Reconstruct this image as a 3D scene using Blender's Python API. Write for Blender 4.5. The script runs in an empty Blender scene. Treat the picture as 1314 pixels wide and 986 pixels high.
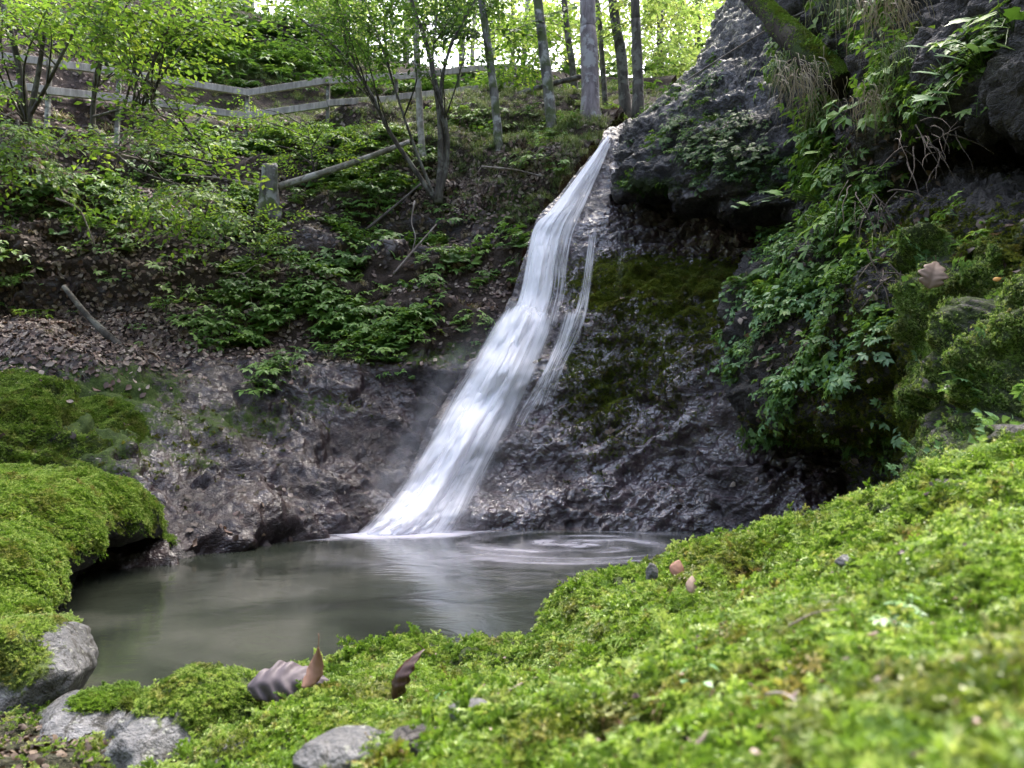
import bpy, math, random
import numpy as np
from mathutils import Vector, Matrix, Euler
rng = np.random.default_rng(11); random.seed(11)
sc = bpy.context.scene
COL = sc.collection
# ------------------------------------------------------------------ camera model
FPX = 950.0; PITCH = math.radians(4.0); CAMZ = 0.9
CP, SP = math.cos(PITCH), math.sin(PITCH)
def P(u, v, Y):
    a = (u - 657) / FPX; b = (493 - v) / FPX
    t = Y / (CP - b * SP)
    return (a * t, Y, CAMZ + (SP + b * CP) * t)
def proj(V):
    V = np.asarray(V, float); y = V[..., 1]; z = V[..., 2] - CAMZ
    d = np.maximum(y * CP + z * SP, 1e-3); h = -y * SP + z * CP
    return 657 + FPX * V[..., 0] / d, 493 - FPX * h / d
# ------------------------------------------------------------------ noise (numpy)
def _h(ix, iy, iz, s):
    h = (ix.astype(np.uint32) * np.uint32(374761393) + iy.astype(np.uint32) * np.uint32(668265263)
         + iz.astype(np.uint32) * np.uint32(2147483647 & 0x7feb352d) + np.uint32(s * 1013904223 & 0xffffffff))
    h = (h ^ (h >> np.uint32(13))) * np.uint32(1274126177)
    h = (h ^ (h >> np.uint32(16))) * np.uint32(0x85ebca6b)
    return ((h ^ (h >> np.uint32(15))) & np.uint32(0xffffff)).astype(np.float64) / 0xffffff
def vnoise(p, s=0):
    p = np.asarray(p, float); f = np.floor(p); i = f.astype(np.int64); w = p - f
    w = w * w * w * (w * (w * 6 - 15) + 10)
    r = 0
    for dx in (0, 1):
        for dy in (0, 1):
            for dz in (0, 1):
                c = (w[..., 0] if dx else 1 - w[..., 0]) * (w[..., 1] if dy else 1 - w[..., 1]) * (w[..., 2] if dz else 1 - w[..., 2])
                r = r + c * _h(i[..., 0] + dx, i[..., 1] + dy, i[..., 2] + dz, s)
    return r * 2 - 1
def fbm(p, o=4, s=0, g=0.5):
    r = 0; a = 1.0; t = 0; p = np.asarray(p, float)
    for k in range(o):
        r = r + a * vnoise(p * (2.03 ** k) + 17.3 * k, s + k); t += a; a *= g
    return r / t
def ridged(p, o=4, s=0):
    r = 0; a = 1.0; t = 0; p = np.asarray(p, float)
    for k in range(o):
        r = r + a * (1 - np.abs(vnoise(p * (2.1 ** k) + 9.1 * k, s + k)) * 2); t += a; a *= 0.5
    return r / t
def sstep(a, b, x):
    t = np.clip((x - a) / (b - a), 0, 1); return t * t * (3 - 2 * t)
# ------------------------------------------------------------------ mesh building
def new_mesh(name, V, F, attrs=None, uv=None, smooth=True, mat=None):
    V = np.ascontiguousarray(V, np.float32); F = np.ascontiguousarray(F, np.int32)
    me = bpy.data.meshes.new(name)
    k = F.shape[1]
    me.vertices.add(len(V)); me.vertices.foreach_set('co', V.ravel())
    me.loops.add(F.size); me.loops.foreach_set('vertex_index', F.ravel())
    me.polygons.add(len(F))
    me.polygons.foreach_set('loop_start', np.arange(0, F.size, k, dtype=np.int32))
    me.polygons.foreach_set('loop_total', np.full(len(F), k, np.int32))
    me.update(calc_edges=True)
    me.polygons.foreach_set('use_smooth', np.full(len(F), bool(smooth)))
    for a, vals in (attrs or {}).items():
        at = me.attributes.new(a, 'FLOAT', 'POINT'); at.data.foreach_set('value', np.ascontiguousarray(vals, np.float32).ravel())
    if uv is not None:
        l = me.uv_layers.new(name='UVMap'); l.data.foreach_set('uv', np.ascontiguousarray(uv, np.float32)[F.ravel()].ravel())
    if mat is not None: me.materials.append(mat)
    me.update()
    return me
def link(name, me, parent=None, loc=None, kind=None, label=None, cat=None, group=None):
    o = bpy.data.objects.new(name, me); COL.objects.link(o)
    if parent is not None: o.parent = parent
    if loc is not None: o.location = loc
    tag(o, label, cat, group, kind)
    return o
def tag(o, label=None, cat=None, group=None, kind=None):
    if label: o['label'] = label
    if cat: o['category'] = cat
    if group: o['group'] = group
    if kind: o['kind'] = kind
def empty(name, loc, label, cat, group=None, rz=0):
    o = bpy.data.objects.new(name, None); COL.objects.link(o); o.location = loc; o.rotation_euler = (0, 0, rz)
    o.empty_display_size = 0.1
    tag(o, label, cat, group); return o
def rel(V, base): return np.asarray(V) - np.asarray(base)
def join(parts):
    """list of (V, F[, tint]) -> merged"""
    Vs, Fs, T = [], [], []; n = 0
    for p in parts:
        V, F = p[0], p[1]
        Vs.append(V); Fs.append(np.asarray(F) + n); n += len(V)
        T.append(p[2] if len(p) > 2 and p[2] is not None else np.zeros(len(V)))
    return np.concatenate(Vs), np.concatenate(Fs), np.concatenate(T)
def tris(Q): Q = np.asarray(Q); return np.concatenate([Q[:, [0, 1, 2]], Q[:, [0, 2, 3]]])
def grid_quads(nv, nu):
    i = np.arange(nv - 1)[:, None] * nu + np.arange(nu - 1)[None]; i = i.ravel()
    return np.stack([i, i + 1, i + nu + 1, i + nu], 1)
def crom(pts, m):
    """Catmull-Rom through pts (n,k) -> m samples, index parameter"""
    p = np.asarray(pts, float); n = len(p)
    e = np.concatenate([[2 * p[0] - p[1]], p, [2 * p[-1] - p[-2]]])
    t = np.linspace(0, n - 1, m); i = np.minimum(t.astype(int), n - 2); f = (t - i)[:, None]
    f = f.reshape((-1,) + (1,) * (p.ndim - 1))
    a, b, c, d = e[i], e[i + 1], e[i + 2], e[i + 3]
    return 0.5 * ((2 * b) + (-a + c) * f + (2 * a - 5 * b + 4 * c - d) * f ** 2 + (-a + 3 * b - 3 * c + d) * f ** 3)
def normals(G):
    du = np.gradient(G, axis=1); dv = np.gradient(G, axis=0)
    n = np.cross(du, dv); return n / np.maximum(np.linalg.norm(n, axis=-1, keepdims=True), 1e-9)
def loft(rows, nu, nv, flip=False):
    R = np.stack([crom(r, nu) for r in rows]); G = crom(R, nv)
    N = normals(G)
    if flip: N = -N
    return G, N
def world(rows):
    return [[p if len(p) == 4 and p[3] == 'w' and False else (P(*p[:3]) if not isinstance(p[0], str) else p[1:]) for p in r] for r in rows]
def add_rows(base, d): return [tuple(np.array(p) + np.array(d)) for p in base]
def surf_mesh(name, G, mat, attrs=None, flip=False, **kw):
    nv, nu = G.shape[:2]; F = grid_quads(nv, nu)
    if flip: F = F[:, ::-1]
    me = new_mesh(name, G.reshape(-1, 3), F, {k: a.ravel() for k, a in (attrs or {}).items()}, mat=mat)
    return link(name, me, **kw)
def tube(path, rad, seg=7, cap=True, wob=0.0, seed=0):
    p = np.asarray(path, float); n = len(p); rad = np.broadcast_to(np.asarray(rad, float), (n,))
    t = np.gradient(p, axis=0); t /= np.maximum(np.linalg.norm(t, axis=1, keepdims=True), 1e-9)
    ref = np.array([0.31, 0.17, 0.93]); 
    if abs(t.mean(0) @ ref) > 0.8: ref = np.array([0.9, 0.3, 0.1])
    a = np.cross(t, ref); a /= np.linalg.norm(a, axis=1, keepdims=True); b = np.cross(t, a)
    th = np.linspace(0, 2 * np.pi, seg, endpoint=False)
    V = p[:, None] + rad[:, None, None] * (np.cos(th)[None, :, None] * a[:, None] + np.sin(th)[None, :, None] * b[:, None])
    if wob:
        c = p[:, None]; k = 1 + wob * fbm(V / max(rad.max(), 1e-4) * 0.7, 3, seed)
        V = c + (V - c) * k[..., None]
    V = V.reshape(-1, 3)
    i = np.arange(n - 1)[:, None] * seg; j = np.arange(seg)[None]; jn = (j + 1) % seg
    Q = np.stack([i + j, i + jn, i + seg + jn, i + seg + j], -1).reshape(-1, 4)
    F = tris(Q)
    if cap:
        V = np.concatenate([V, p[:1], p[-1:]]); m = n * seg
        jj = np.arange(seg); jn = (jj + 1) % seg
        F = np.concatenate([F, np.stack([np.full(seg, m), jn, jj], 1), np.stack([np.full(seg, m + 1), (n - 1) * seg + jj, (n - 1) * seg + jn], 1)])
    return V, F
def blob(center, radii, seed=0, sub=5, amp=0.25, fr=1.0, rz=0.0, tilt=(0, 0), cuts=0):
    """uneven closed rock; noise-displaced icosphere"""
    import bmesh
    bm = bmesh.new(); bmesh.ops.create_icosphere(bm, subdivisions=sub, radius=1)
    V = np.array([v.co[:] for v in bm.verts]); F = np.array([[v.index for v in f.verts] for f in bm.faces]); bm.free()
    r = 1 + amp * fbm(V * 1.3 * fr + seed * 7.7, 4, seed) + amp * 0.35 * ridged(V * 2.7 * fr + seed, 4, seed + 5) 
    V = V * r[:, None]
    if cuts:
        q = np.random.default_rng(seed)
        for k in range(cuts):
            nn = q.normal(0, 1, 3); nn /= np.linalg.norm(nn); d = V @ nn - q.uniform(0.62, 0.95); V = V - np.clip(d, 0, None)[:, None] * nn * 0.93
        V = V * (1 + 0.02 * fbm(V * 9 + seed, 3, seed))[:, None]
    V = V * np.array(radii)
    M = np.array(Euler((tilt[0], tilt[1], rz)).to_matrix()); V = V @ M.T
    return V, F
# ------------------------------------------------------------------ material helper
class NM:
    def __init__(s, name):
        s.m = bpy.data.materials.new(name); s.m.use_nodes = True; s.t = s.m.node_tree
        s.t.nodes.clear(); s.out = s.t.nodes.new('ShaderNodeOutputMaterial')
    def n(s, typ, ins=None, **pr):
        nd = s.t.nodes.new('ShaderNode' + typ)
        for k, v in pr.items(): setattr(nd, k, v)
        for k, v in (ins or {}).items():
            sk = nd.inputs[k]
            if isinstance(v, bpy.types.NodeSocket): s.t.links.new(v, sk)
            else: sk.default_value = v
        return nd
    def coord(s, kind='Object'): return s.n('TexCoord').outputs[kind]
    def mapping(s, v, scale=(1, 1, 1), rot=(0, 0, 0)): return s.n('Mapping', {'Vector': v, 'Scale': scale, 'Rotation': rot}).outputs[0]
    def noise(s, v, scale, detail=6, rough=0.55, dist=0.0, out='Fac'):
        return s.n('TexNoise', {'Vector': v, 'Scale': scale, 'Detail': detail, 'Roughness': rough, 'Distortion': dist}).outputs[out]
    def ramp(s, f, stops):
        nd = s.n('ValToRGB', {'Fac': f}); e = nd.color_ramp.elements
        while len(e) < len(stops): e.new(0.5)
        for k, (p, c) in enumerate(stops):
            e[k].position = p; e[k].color = (*c, 1) if len(c) == 3 else c
        return nd.outputs['Color']
    def mix(s, f, a, b, typ='MIX'):
        nd = s.t.nodes.new('ShaderNodeMix'); nd.data_type = 'RGBA'; nd.blend_type = typ
        for sk, v in ((nd.inputs[0], f), (nd.inputs[6], a), (nd.inputs[7], b)):
            if isinstance(v, bpy.types.NodeSocket): s.t.links.new(v, sk)
            elif sk.type == 'VALUE': sk.default_value = v
            else: sk.default_value = (v, v, v, 1) if not isinstance(v, tuple) else (v if len(v) == 4 else (*v, 1))
        return nd.outputs[2]
    def math(s, op, a, b=0.0, c=None, clamp=False):
        nd = s.n('Math', operation=op, use_clamp=clamp)
        for k, v in enumerate((a, b) + ((c,) if c is not None else ())):
            if isinstance(v, bpy.types.NodeSocket): s.t.links.new(v, nd.inputs[k])
            else: nd.inputs[k].default_value = v
        return nd.outputs[0]
    def mr(s, v, a, b, c=0.0, d=1.0, smooth=True):
        return s.n('MapRange', {'Value': v, 'From Min': a, 'From Max': b, 'To Min': c, 'To Max': d}, interpolation_type='SMOOTHSTEP' if smooth else 'LINEAR').outputs[0]
    def noise_warp(s, v):
        nz = s.n('TexNoise', {'Vector': v, 'Scale': 7.0, 'Detail': 4}).outputs['Color']
        return s.n('VectorMath', {0: v, 1: s.n('VectorMath', {0: nz, 1: (0.12, 0.12, 0.12)}, operation='MULTIPLY').outputs[0]}, operation='ADD').outputs[0]
    def attr(s, name): return s.n('Attribute', attribute_name=name).outputs['Fac']
    def bump(s, h, strength=0.5, dist=0.02, normal=None):
        ins = {'Height': h, 'Strength': strength, 'Distance': dist}
        if normal is not None: ins['Normal'] = normal
        return s.n('Bump', ins).outputs[0]
    def bsdf(s, **ins): return s.n('BsdfPrincipled', {k.replace('_', ' '): v for k, v in ins.items()})
    def done(s, sh): s.t.links.new(sh if isinstance(sh, bpy.types.NodeSocket) else sh.outputs[0], s.out.inputs['Surface']); return s.m

def ground_mat(name, rock, soil, moss, rough=(0.22, 0.6), bumpk=0.6, mossbump=0.7, spec=0.5, crack=0.10, wet=0.0):
    m = NM(name); c = m.coord()
    n1 = m.noise(c, 1.7, 8, 0.6); n2 = m.noise(c, 9, 8, 0.65, 0.4); n3 = m.noise(c, 60, 6, 0.6); n4 = m.noise(c, 210, 3, 0.6)
    rk = m.ramp(m.math('ADD', m.math('ADD', m.math('MULTIPLY', n1, 0.5), m.math('MULTIPLY', n2, 0.42)), m.math('MULTIPLY', n3, 0.08)), [(0.36, rock[0]), (0.5, rock[1]), (0.63, rock[2])])
    so = m.ramp(m.math('ADD', m.math('MULTIPLY', n2, 0.5), m.math('MULTIPLY', n3, 0.5)), [(0.35, soil[0]), (0.65, soil[1])])
    mo = m.ramp(m.math('ADD', m.math('MULTIPLY', n2, 0.5), m.math('MULTIPLY', n3, 0.5)), [(0.34, moss[0]), (0.5, moss[1]), (0.67, moss[2])])
    jit = m.math('ADD', m.math('MULTIPLY', m.math('SUBTRACT', n2, 0.5), 1.5), m.math('MULTIPLY', m.math('SUBTRACT', n3, 0.5), 0.9))
    ms = m.mr(m.math('ADD', m.attr('moss'), jit), 0.38, 0.62)
    ss = m.mr(m.math('ADD', m.attr('soil'), jit), 0.38, 0.62)
    col = m.mix(ms, m.mix(ss, rk, so), mo)
    rr = m.math('ADD', m.math('MULTIPLY', n2, rough[1] - rough[0]), rough[0] )
    if name == 'grey_rock':
        col = m.mix(m.math('MULTIPLY', m.mr(m.noise(c, 16, 6, 0.65, 0.8), 0.48, 0.62), m.math('SUBTRACT', 1.0, ms)), col, (0.03, 0.028, 0.022, 1))
        col = m.mix(m.math('MULTIPLY', m.mr(m.noise(c, 38, 4, 0.6, 0.3), 0.6, 0.66, 0, 0.75), m.math('SUBTRACT', 1.0, ms)), col, (0.26, 0.27, 0.23, 1))
    ro = m.mix(m.math('MAXIMUM', ms, ss), rr, 0.9)
    n5 = m.n('TexVoronoi', {'Vector': m.mapping(m.noise_warp(c), (1, 1, 1.8)), 'Scale': 16.0}, feature='DISTANCE_TO_EDGE').outputs['Distance']
    crk = m.math('MULTIPLY', m.mr(n5, 0, 0.12), m.math('SUBTRACT', 1.0, ms))
    hgt = m.math('ADD', m.math('ADD', m.math('MULTIPLY', n2, 1.0), m.math('MULTIPLY', n3, m.mr(ms, 0, 1, 0.3, 0.55))), m.math('MULTIPLY', n4, m.mr(ms, 0, 1, 0.05, 0.4)))
    hgt = m.math('ADD', hgt, m.math('MULTIPLY', crk, crack))
    b = m.bump(hgt, bumpk, 0.10)
    p = m.bsdf(Base_Color=col, Roughness=ro, Normal=b, Specular_IOR_Level=spec)
    if wet:
        wm = m.math('MULTIPLY', m.math('SUBTRACT', 1.0, m.math('MAXIMUM', ms, ss)), m.mr(n1, 0.38, 0.6, 0.25 * wet, wet))
        m.t.links.new(wm, p.inputs['Coat Weight']); p.inputs['Coat Roughness'].default_value = 0.05; p.inputs['Coat IOR'].default_value = 1.85
        hw = m.math('ADD', m.math('MULTIPLY', m.noise(m.mapping(m.noise_warp(c), (1, 1, 1.7), (0, 0.5, 0)), 5.5, 3, 0.5, 0.6), 1.0), m.math('MULTIPLY', m.noise(c, 21, 2, 0.5, 0.4), 0.22))
        m.t.links.new(m.bump(hw, 1.0, 0.09), p.inputs['Coat Normal']); p.inputs['Coat Tint'].default_value = (1, 1, 1, 1)
    return m.done(p)
def leaf_mat(name, cols, src='tint', trans=0.45, rough=0.45, spec=0.4, tcol=(1.25, 1.15, 0.55), patch=None):
    m = NM(name)
    f = m.attr('tint') if src == 'tint' else m.n('ObjectInfo').outputs['Random']
    if src == 'both': f = m.math('FRACT', m.math('ADD', m.attr('tint'), m.n('ObjectInfo').outputs['Random']), 0)
    k = len(cols); col = m.ramp(f, [((i + 0.5) / k, c) for i, c in enumerate(cols)])
    nn = m.noise(m.coord('Object'), 45, 2)
    col = m.mix(m.math('MULTIPLY', nn, 0.35), col, m.mix(1.0, col, (0.55, 0.6, 0.5), 'MULTIPLY'))
    if patch:
        ps = m.n('NewGeometry').outputs['Position']
        for (scl, lo_, hi_, c_, st) in patch: col = m.mix(m.mr(m.noise(ps, scl, 5, 0.6, 0.3), lo_, hi_, 0, st), col, m.mix(1.0, col, c_, 'MULTIPLY'))
    p = m.bsdf(Base_Color=col, Roughness=rough, Specular_IOR_Level=spec)
    tr = m.n('BsdfTranslucent', {'Color': m.mix(1.0, col, (*tcol, 1), 'MULTIPLY')})
    mx = m.n('MixShader', {0: trans, 1: p.outputs[0], 2: tr.outputs[0]})
    return m.done(mx)
def bark_mat(name, a, b, lichen=None, moss=None, scale=1.0):
    m = NM(name); c = m.coord()
    n1 = m.noise(m.mapping(c, (14 * scale, 14 * scale, 3 * scale)), 1.0, 8, 0.65)
    n2 = m.noise(c, 5 * scale, 5, 0.6); n3 = m.noise(c, 3.1 * scale, 4, 0.5, 0.5)
    col = m.ramp(n1, [(0.35, a), (0.65, b)])
    if lichen: col = m.mix(m.mr(n2, 0.5, 0.58, 0, 0.9), col, lichen)
    if moss: col = m.mix(m.mr(n3, 0.48, 0.6, 0, 0.95), col, moss)
    return m.done(m.bsdf(Base_Color=col, Roughness=0.85, Specular_IOR_Level=0.2, Normal=m.bump(n1, 0.7, 0.02)))

M = {}
M['rock_wet'] = ground_mat('wet_rock', ((0.009, 0.0045, 0.0055), (0.032, 0.0165, 0.020), (0.078, 0.043, 0.053)), ((0.012, 0.009, 0.007), (0.05, 0.033, 0.024)),
                           ((0.010, 0.016, 0.004), (0.025, 0.040, 0.008), (0.05, 0.075, 0.014)), (0.15, 0.5), 0.55, spec=0.5, wet=1.0)
M['rock_dry'] = ground_mat('dark_rock', ((0.015, 0.013, 0.013), (0.045, 0.039, 0.037), (0.12, 0.108, 0.102)), ((0.010, 0.008, 0.006), (0.045, 0.032, 0.022)),
                           ((0.012, 0.018, 0.004), (0.03, 0.048, 0.008), (0.065, 0.095, 0.015)), (0.4, 0.8), 0.9)
M['hill'] = ground_mat('hillside_earth', ((0.007, 0.0035, 0.004), (0.021, 0.0105, 0.0118), (0.050, 0.027, 0.030)), ((0.014, 0.010, 0.008), (0.06, 0.040, 0.030)),
                       ((0.015, 0.024, 0.005), (0.035, 0.058, 0.010), (0.075, 0.11, 0.02)), (0.25, 0.65), 0.5, spec=0.3, wet=0.42)
M['mossy'] = ground_mat('mossy_rock', ((0.012, 0.011, 0.010), (0.035, 0.031, 0.029), (0.085, 0.08, 0.075)), ((0.015, 0.011, 0.008), (0.06, 0.042, 0.028)),
                        ((0.02, 0.03, 0.006), (0.05, 0.075, 0.012), (0.10, 0.135, 0.022)), (0.5, 0.8), 0.9, crack=0.0)
M['grey_rock'] = ground_mat('grey_rock', ((0.05, 0.05, 0.052), (0.115, 0.115, 0.118), (0.23, 0.23, 0.235)), ((0.03, 0.022, 0.016), (0.10, 0.075, 0.05)),
                            ((0.03, 0.045, 0.007), (0.075, 0.115, 0.015), (0.15, 0.2, 0.03)), (0.5, 0.8), 0.8, crack=0.02)
M['moss_floor'] = ground_mat('moss_floor', ((0.03, 0.03, 0.01), (0.05, 0.05, 0.015), (0.09, 0.08, 0.03)), ((0.012, 0.012, 0.004), (0.04, 0.04, 0.01)),
                             ((0.015, 0.025, 0.004), (0.04, 0.065, 0.008), (0.08, 0.12, 0.015)), (0.7, 0.9), 0.9)
G3 = ((0.045, 0.10, 0.018), (0.07, 0.15, 0.028), (0.10, 0.19, 0.035), (0.15, 0.24, 0.04))
M['leaf_herb'] = leaf_mat('herb_leaf', ((0.065, 0.15, 0.03), (0.105, 0.215, 0.045), (0.155, 0.28, 0.06), (0.23, 0.36, 0.08)), trans=0.42, rough=0.42)
M['leaf_pale'] = leaf_mat('pale_herb_leaf', ((0.085, 0.185, 0.07), (0.125, 0.25, 0.10), (0.18, 0.32, 0.14), (0.15, 0.28, 0.06)), trans=0.36, rough=0.42, spec=0.5)
M['leaf_tree'] = leaf_mat('tree_leaf', ((0.08, 0.17, 0.03), (0.12, 0.23, 0.045), (0.17, 0.3, 0.06), (0.25, 0.36, 0.075)), trans=0.5)
M['leaf_yellow'] = leaf_mat('sunlit_leaf', ((0.18, 0.28, 0.08), (0.26, 0.37, 0.11), (0.34, 0.44, 0.15), (0.44, 0.49, 0.18)), trans=0.55, tcol=(1.15, 1.15, 0.75))
M['leaf_dark'] = leaf_mat('dark_leaf', ((0.035, 0.085, 0.022), (0.05, 0.115, 0.03), (0.075, 0.155, 0.035), (0.11, 0.2, 0.04)), trans=0.45)
M['grass'] = leaf_mat('grass_blade', ((0.07, 0.12, 0.035), (0.12, 0.185, 0.06), (0.17, 0.23, 0.075), (0.25, 0.27, 0.13)), trans=0.35)
M['straw'] = leaf_mat('dry_grass', ((0.16, 0.13, 0.08), (0.25, 0.2, 0.14), (0.34, 0.28, 0.2), (0.22, 0.2, 0.1)), trans=0.25)
M['litter'] = leaf_mat('dead_leaf', ((0.035, 0.022, 0.018), (0.07, 0.042, 0.034), (0.13, 0.08, 0.065), (0.2, 0.14, 0.115), (0.30, 0.24, 0.2)), trans=0.12, rough=0.6, tcol=(1.1, 0.8, 0.5))
M['mulch'] = leaf_mat('rotting_leaf', ((0.02, 0.012, 0.008), (0.04, 0.025, 0.017), (0.075, 0.05, 0.035), (0.12, 0.085, 0.06)), trans=0.1, rough=0.7, tcol=(1, 0.8, 0.6))
M['moss'] = leaf_mat('moss_shoot', ((0.088, 0.162, 0.022), (0.155, 0.26, 0.036), (0.235, 0.355, 0.066), (0.40, 0.49, 0.18)), src='both', trans=0.4, rough=0.4, tcol=(1.1, 1.15, 0.6), patch=[(4.5, 0.52, 0.64, (0.66, 0.52, 0.55), 0.8), (7.0, 0.6, 0.68, (0.85, 0.45, 0.6), 0.7), (11.0, 0.55, 0.66, (1.25, 0.95, 1.3), 0.8), (2.3, 0.5, 0.6, (1.2, 1.15, 1.4), 0.7)])
M['moss_dark'] = leaf_mat('moss_shoot_dark', ((0.075, 0.11, 0.018), (0.12, 0.165, 0.022), (0.175, 0.22, 0.032), (0.24, 0.28, 0.055)), src='both', trans=0.35, rough=0.5, patch=[(4.0, 0.5, 0.62, (0.6, 0.5, 0.6), 0.85), (11.0, 0.55, 0.66, (1.3, 0.95, 1.2), 0.8)])
M['bark_spruce'] = bark_mat('spruce_bark', (0.10, 0.082, 0.085), (0.24, 0.205, 0.21), (0.3, 0.29, 0.29))
M['bark_grey'] = bark_mat('lichen_bark', (0.05, 0.046, 0.042), (0.17, 0.16, 0.145), (0.30, 0.30, 0.28), (0.06, 0.075, 0.025))
M['bark_dark'] = bark_mat('dark_bark', (0.03, 0.026, 0.022), (0.10, 0.088, 0.075), (0.14, 0.135, 0.115))
M['bark_pale'] = bark_mat('pale_bark', (0.13, 0.115, 0.095), (0.29, 0.265, 0.225), (0.38, 0.36, 0.33))
M['twig'] = bark_mat('twig_bark', (0.035, 0.03, 0.026), (0.10, 0.088, 0.076))
M['deadwood'] = bark_mat('dead_wood', (0.10, 0.08, 0.07), (0.26, 0.215, 0.19), (0.33, 0.29, 0.26))
M['root'] = bark_mat('root_bark', (0.06, 0.048, 0.04), (0.17, 0.135, 0.11))
M['bark_moss'] = bark_mat('mossy_bark', (0.018, 0.014, 0.011), (0.05, 0.04, 0.03), None, (0.03, 0.05, 0.01))
M['fence'] = bark_mat('weathered_board', (0.18, 0.16, 0.145), (0.38, 0.345, 0.32))
M['stem'] = leaf_mat('green_stem', ((0.05, 0.09, 0.02), (0.09, 0.13, 0.04)), trans=0.1)

def make_water(name, lo, hi, amax):
    m = NM(name); uv = m.coord('UV')
    a = m.noise(m.mapping(uv, (7, 0.55, 1)), 3.0, 5, 0.6, 0.25); b = m.noise(m.mapping(uv, (26, 0.8, 1)), 3.0, 4, 0.6, 0.2)
    d = m.noise(m.mapping(uv, (2.2, 2.4, 1)), 2.0, 3, 0.5, 0.6)
    s = m.math('ADD', m.math('MULTIPLY', a, 0.5), m.math('ADD', m.math('MULTIPLY', b, 0.3), m.math('MULTIPLY', d, 0.2)))
    dens = m.attr('dens')
    al = m.mr(m.math('ADD', s, m.math('MULTIPLY', m.math('SUBTRACT', dens, 0.5), 0.9)), lo, hi, 0, amax)
    al = m.math('MULTIPLY', al, m.mr(dens, 0.0, 0.5))
    if name.endswith('spray'): al = m.math('MULTIPLY', m.math('MULTIPLY', m.math('POWER', dens, 1.5), amax), m.mr(d, 0.3, 0.7, 0.6, 1.0))
    p = m.n('BsdfDiffuse', {'Color': (0.93, 0.92, 0.95, 1)}); tr = m.n('BsdfTranslucent', {'Color': (0.93, 0.92, 0.95, 1)})
    w = m.n('MixShader', {0: 0.4, 1: p.outputs[0], 2: tr.outputs[0]})
    return m.done(m.n('MixShader', {0: al, 1: m.n('BsdfTransparent').outputs[0], 2: w.outputs[0]}))
M['water'] = make_water('waterfall_water', 0.20, 0.78, 0.98)
M['strands'] = make_water('waterfall_strands', 0.44, 0.78, 0.85)
M['mist'] = make_water('waterfall_spray', 0.05, 1.2, 0.55)
def make_pool():
    m = NM('pool_water'); c = m.coord()
    mp = m.mapping(c, (0.7, 1.0, 1))
    n1 = m.noise(mp, 0.9, 4, 0.55, 1.2); n2 = m.noise(mp, 3.5, 4, 0.5, 2.0)
    col = m.ramp(n1, [(0.32, (0.009, 0.011, 0.008)), (0.5, (0.022, 0.026, 0.019)), (0.68, (0.050, 0.052, 0.042))])
    fo = m.attr('foam_sheen')
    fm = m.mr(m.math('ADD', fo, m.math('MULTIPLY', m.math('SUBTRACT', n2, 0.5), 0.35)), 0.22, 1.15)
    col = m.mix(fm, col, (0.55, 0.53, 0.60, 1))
    h = m.math('ADD', m.math('MULTIPLY', n2, 0.6), m.math('MULTIPLY', n1, 0.6))
    p = m.bsdf(Base_Color=col, Roughness=m.mr(fm, 0, 1, 0.12, 0.5), IOR=1.33, Specular_IOR_Level=0.5, Normal=m.bump(h, 0.14, 0.05))
    return m.done(p)
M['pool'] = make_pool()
# ------------------------------------------------------------------ terrain
def ell(u, v, items):
    r = np.zeros_like(u)
    for cx, cy, rx, ry, w in items:
        d = ((u - cx) / rx) ** 2 + ((v - cy) / ry) ** 2
        r = np.maximum(r, w * np.exp(-d * 0.9))
    return r
def rockdisp(G, a1=0.14, a2=0.06, a3=0.018, s=3, strat=2.6):
    return a1 * fbm(G * np.array([0.9, 0.9, 1.3]), 4, s) + a2 * ridged(G * np.array([1.6, 1.6, 1.6 * strat]), 5, s + 20) + a3 * ridged(G * np.array([6, 6, 11.0]), 4, s + 40) + 0.45 * a3 * ridged(G * np.array([17, 17, 24.0]), 3, s + 60)
def terrace(G, fr, dx=0.0, dy=0.0, s=0, warp=1.0):
    t = (G[..., 2] + dx * G[..., 0] + dy * G[..., 1]) * fr + warp * fbm(G * 0.9, 3, s) + 0.35 * fbm(G * 4, 3, s + 3)
    f = t - np.floor(t); k = _h(np.floor(t).astype(np.int64), np.floor(G[..., 0] * 1.1 + 2 * vnoise(G * 0.7, s)).astype(np.int64), np.zeros(G.shape[:-1], np.int64), s)
    return (sstep(0, 0.8, f) * (1 - sstep(0.86, 1.0, f)) - 0.4) * (0.35 + 0.65 * np.clip(0.5 + fbm(G * 0.8 + 5, 2, s + 9), 0, 1)) + 0 * k
SURF = {}
def W(rows): return [[P(*p) for p in r] for r in rows]
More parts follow.
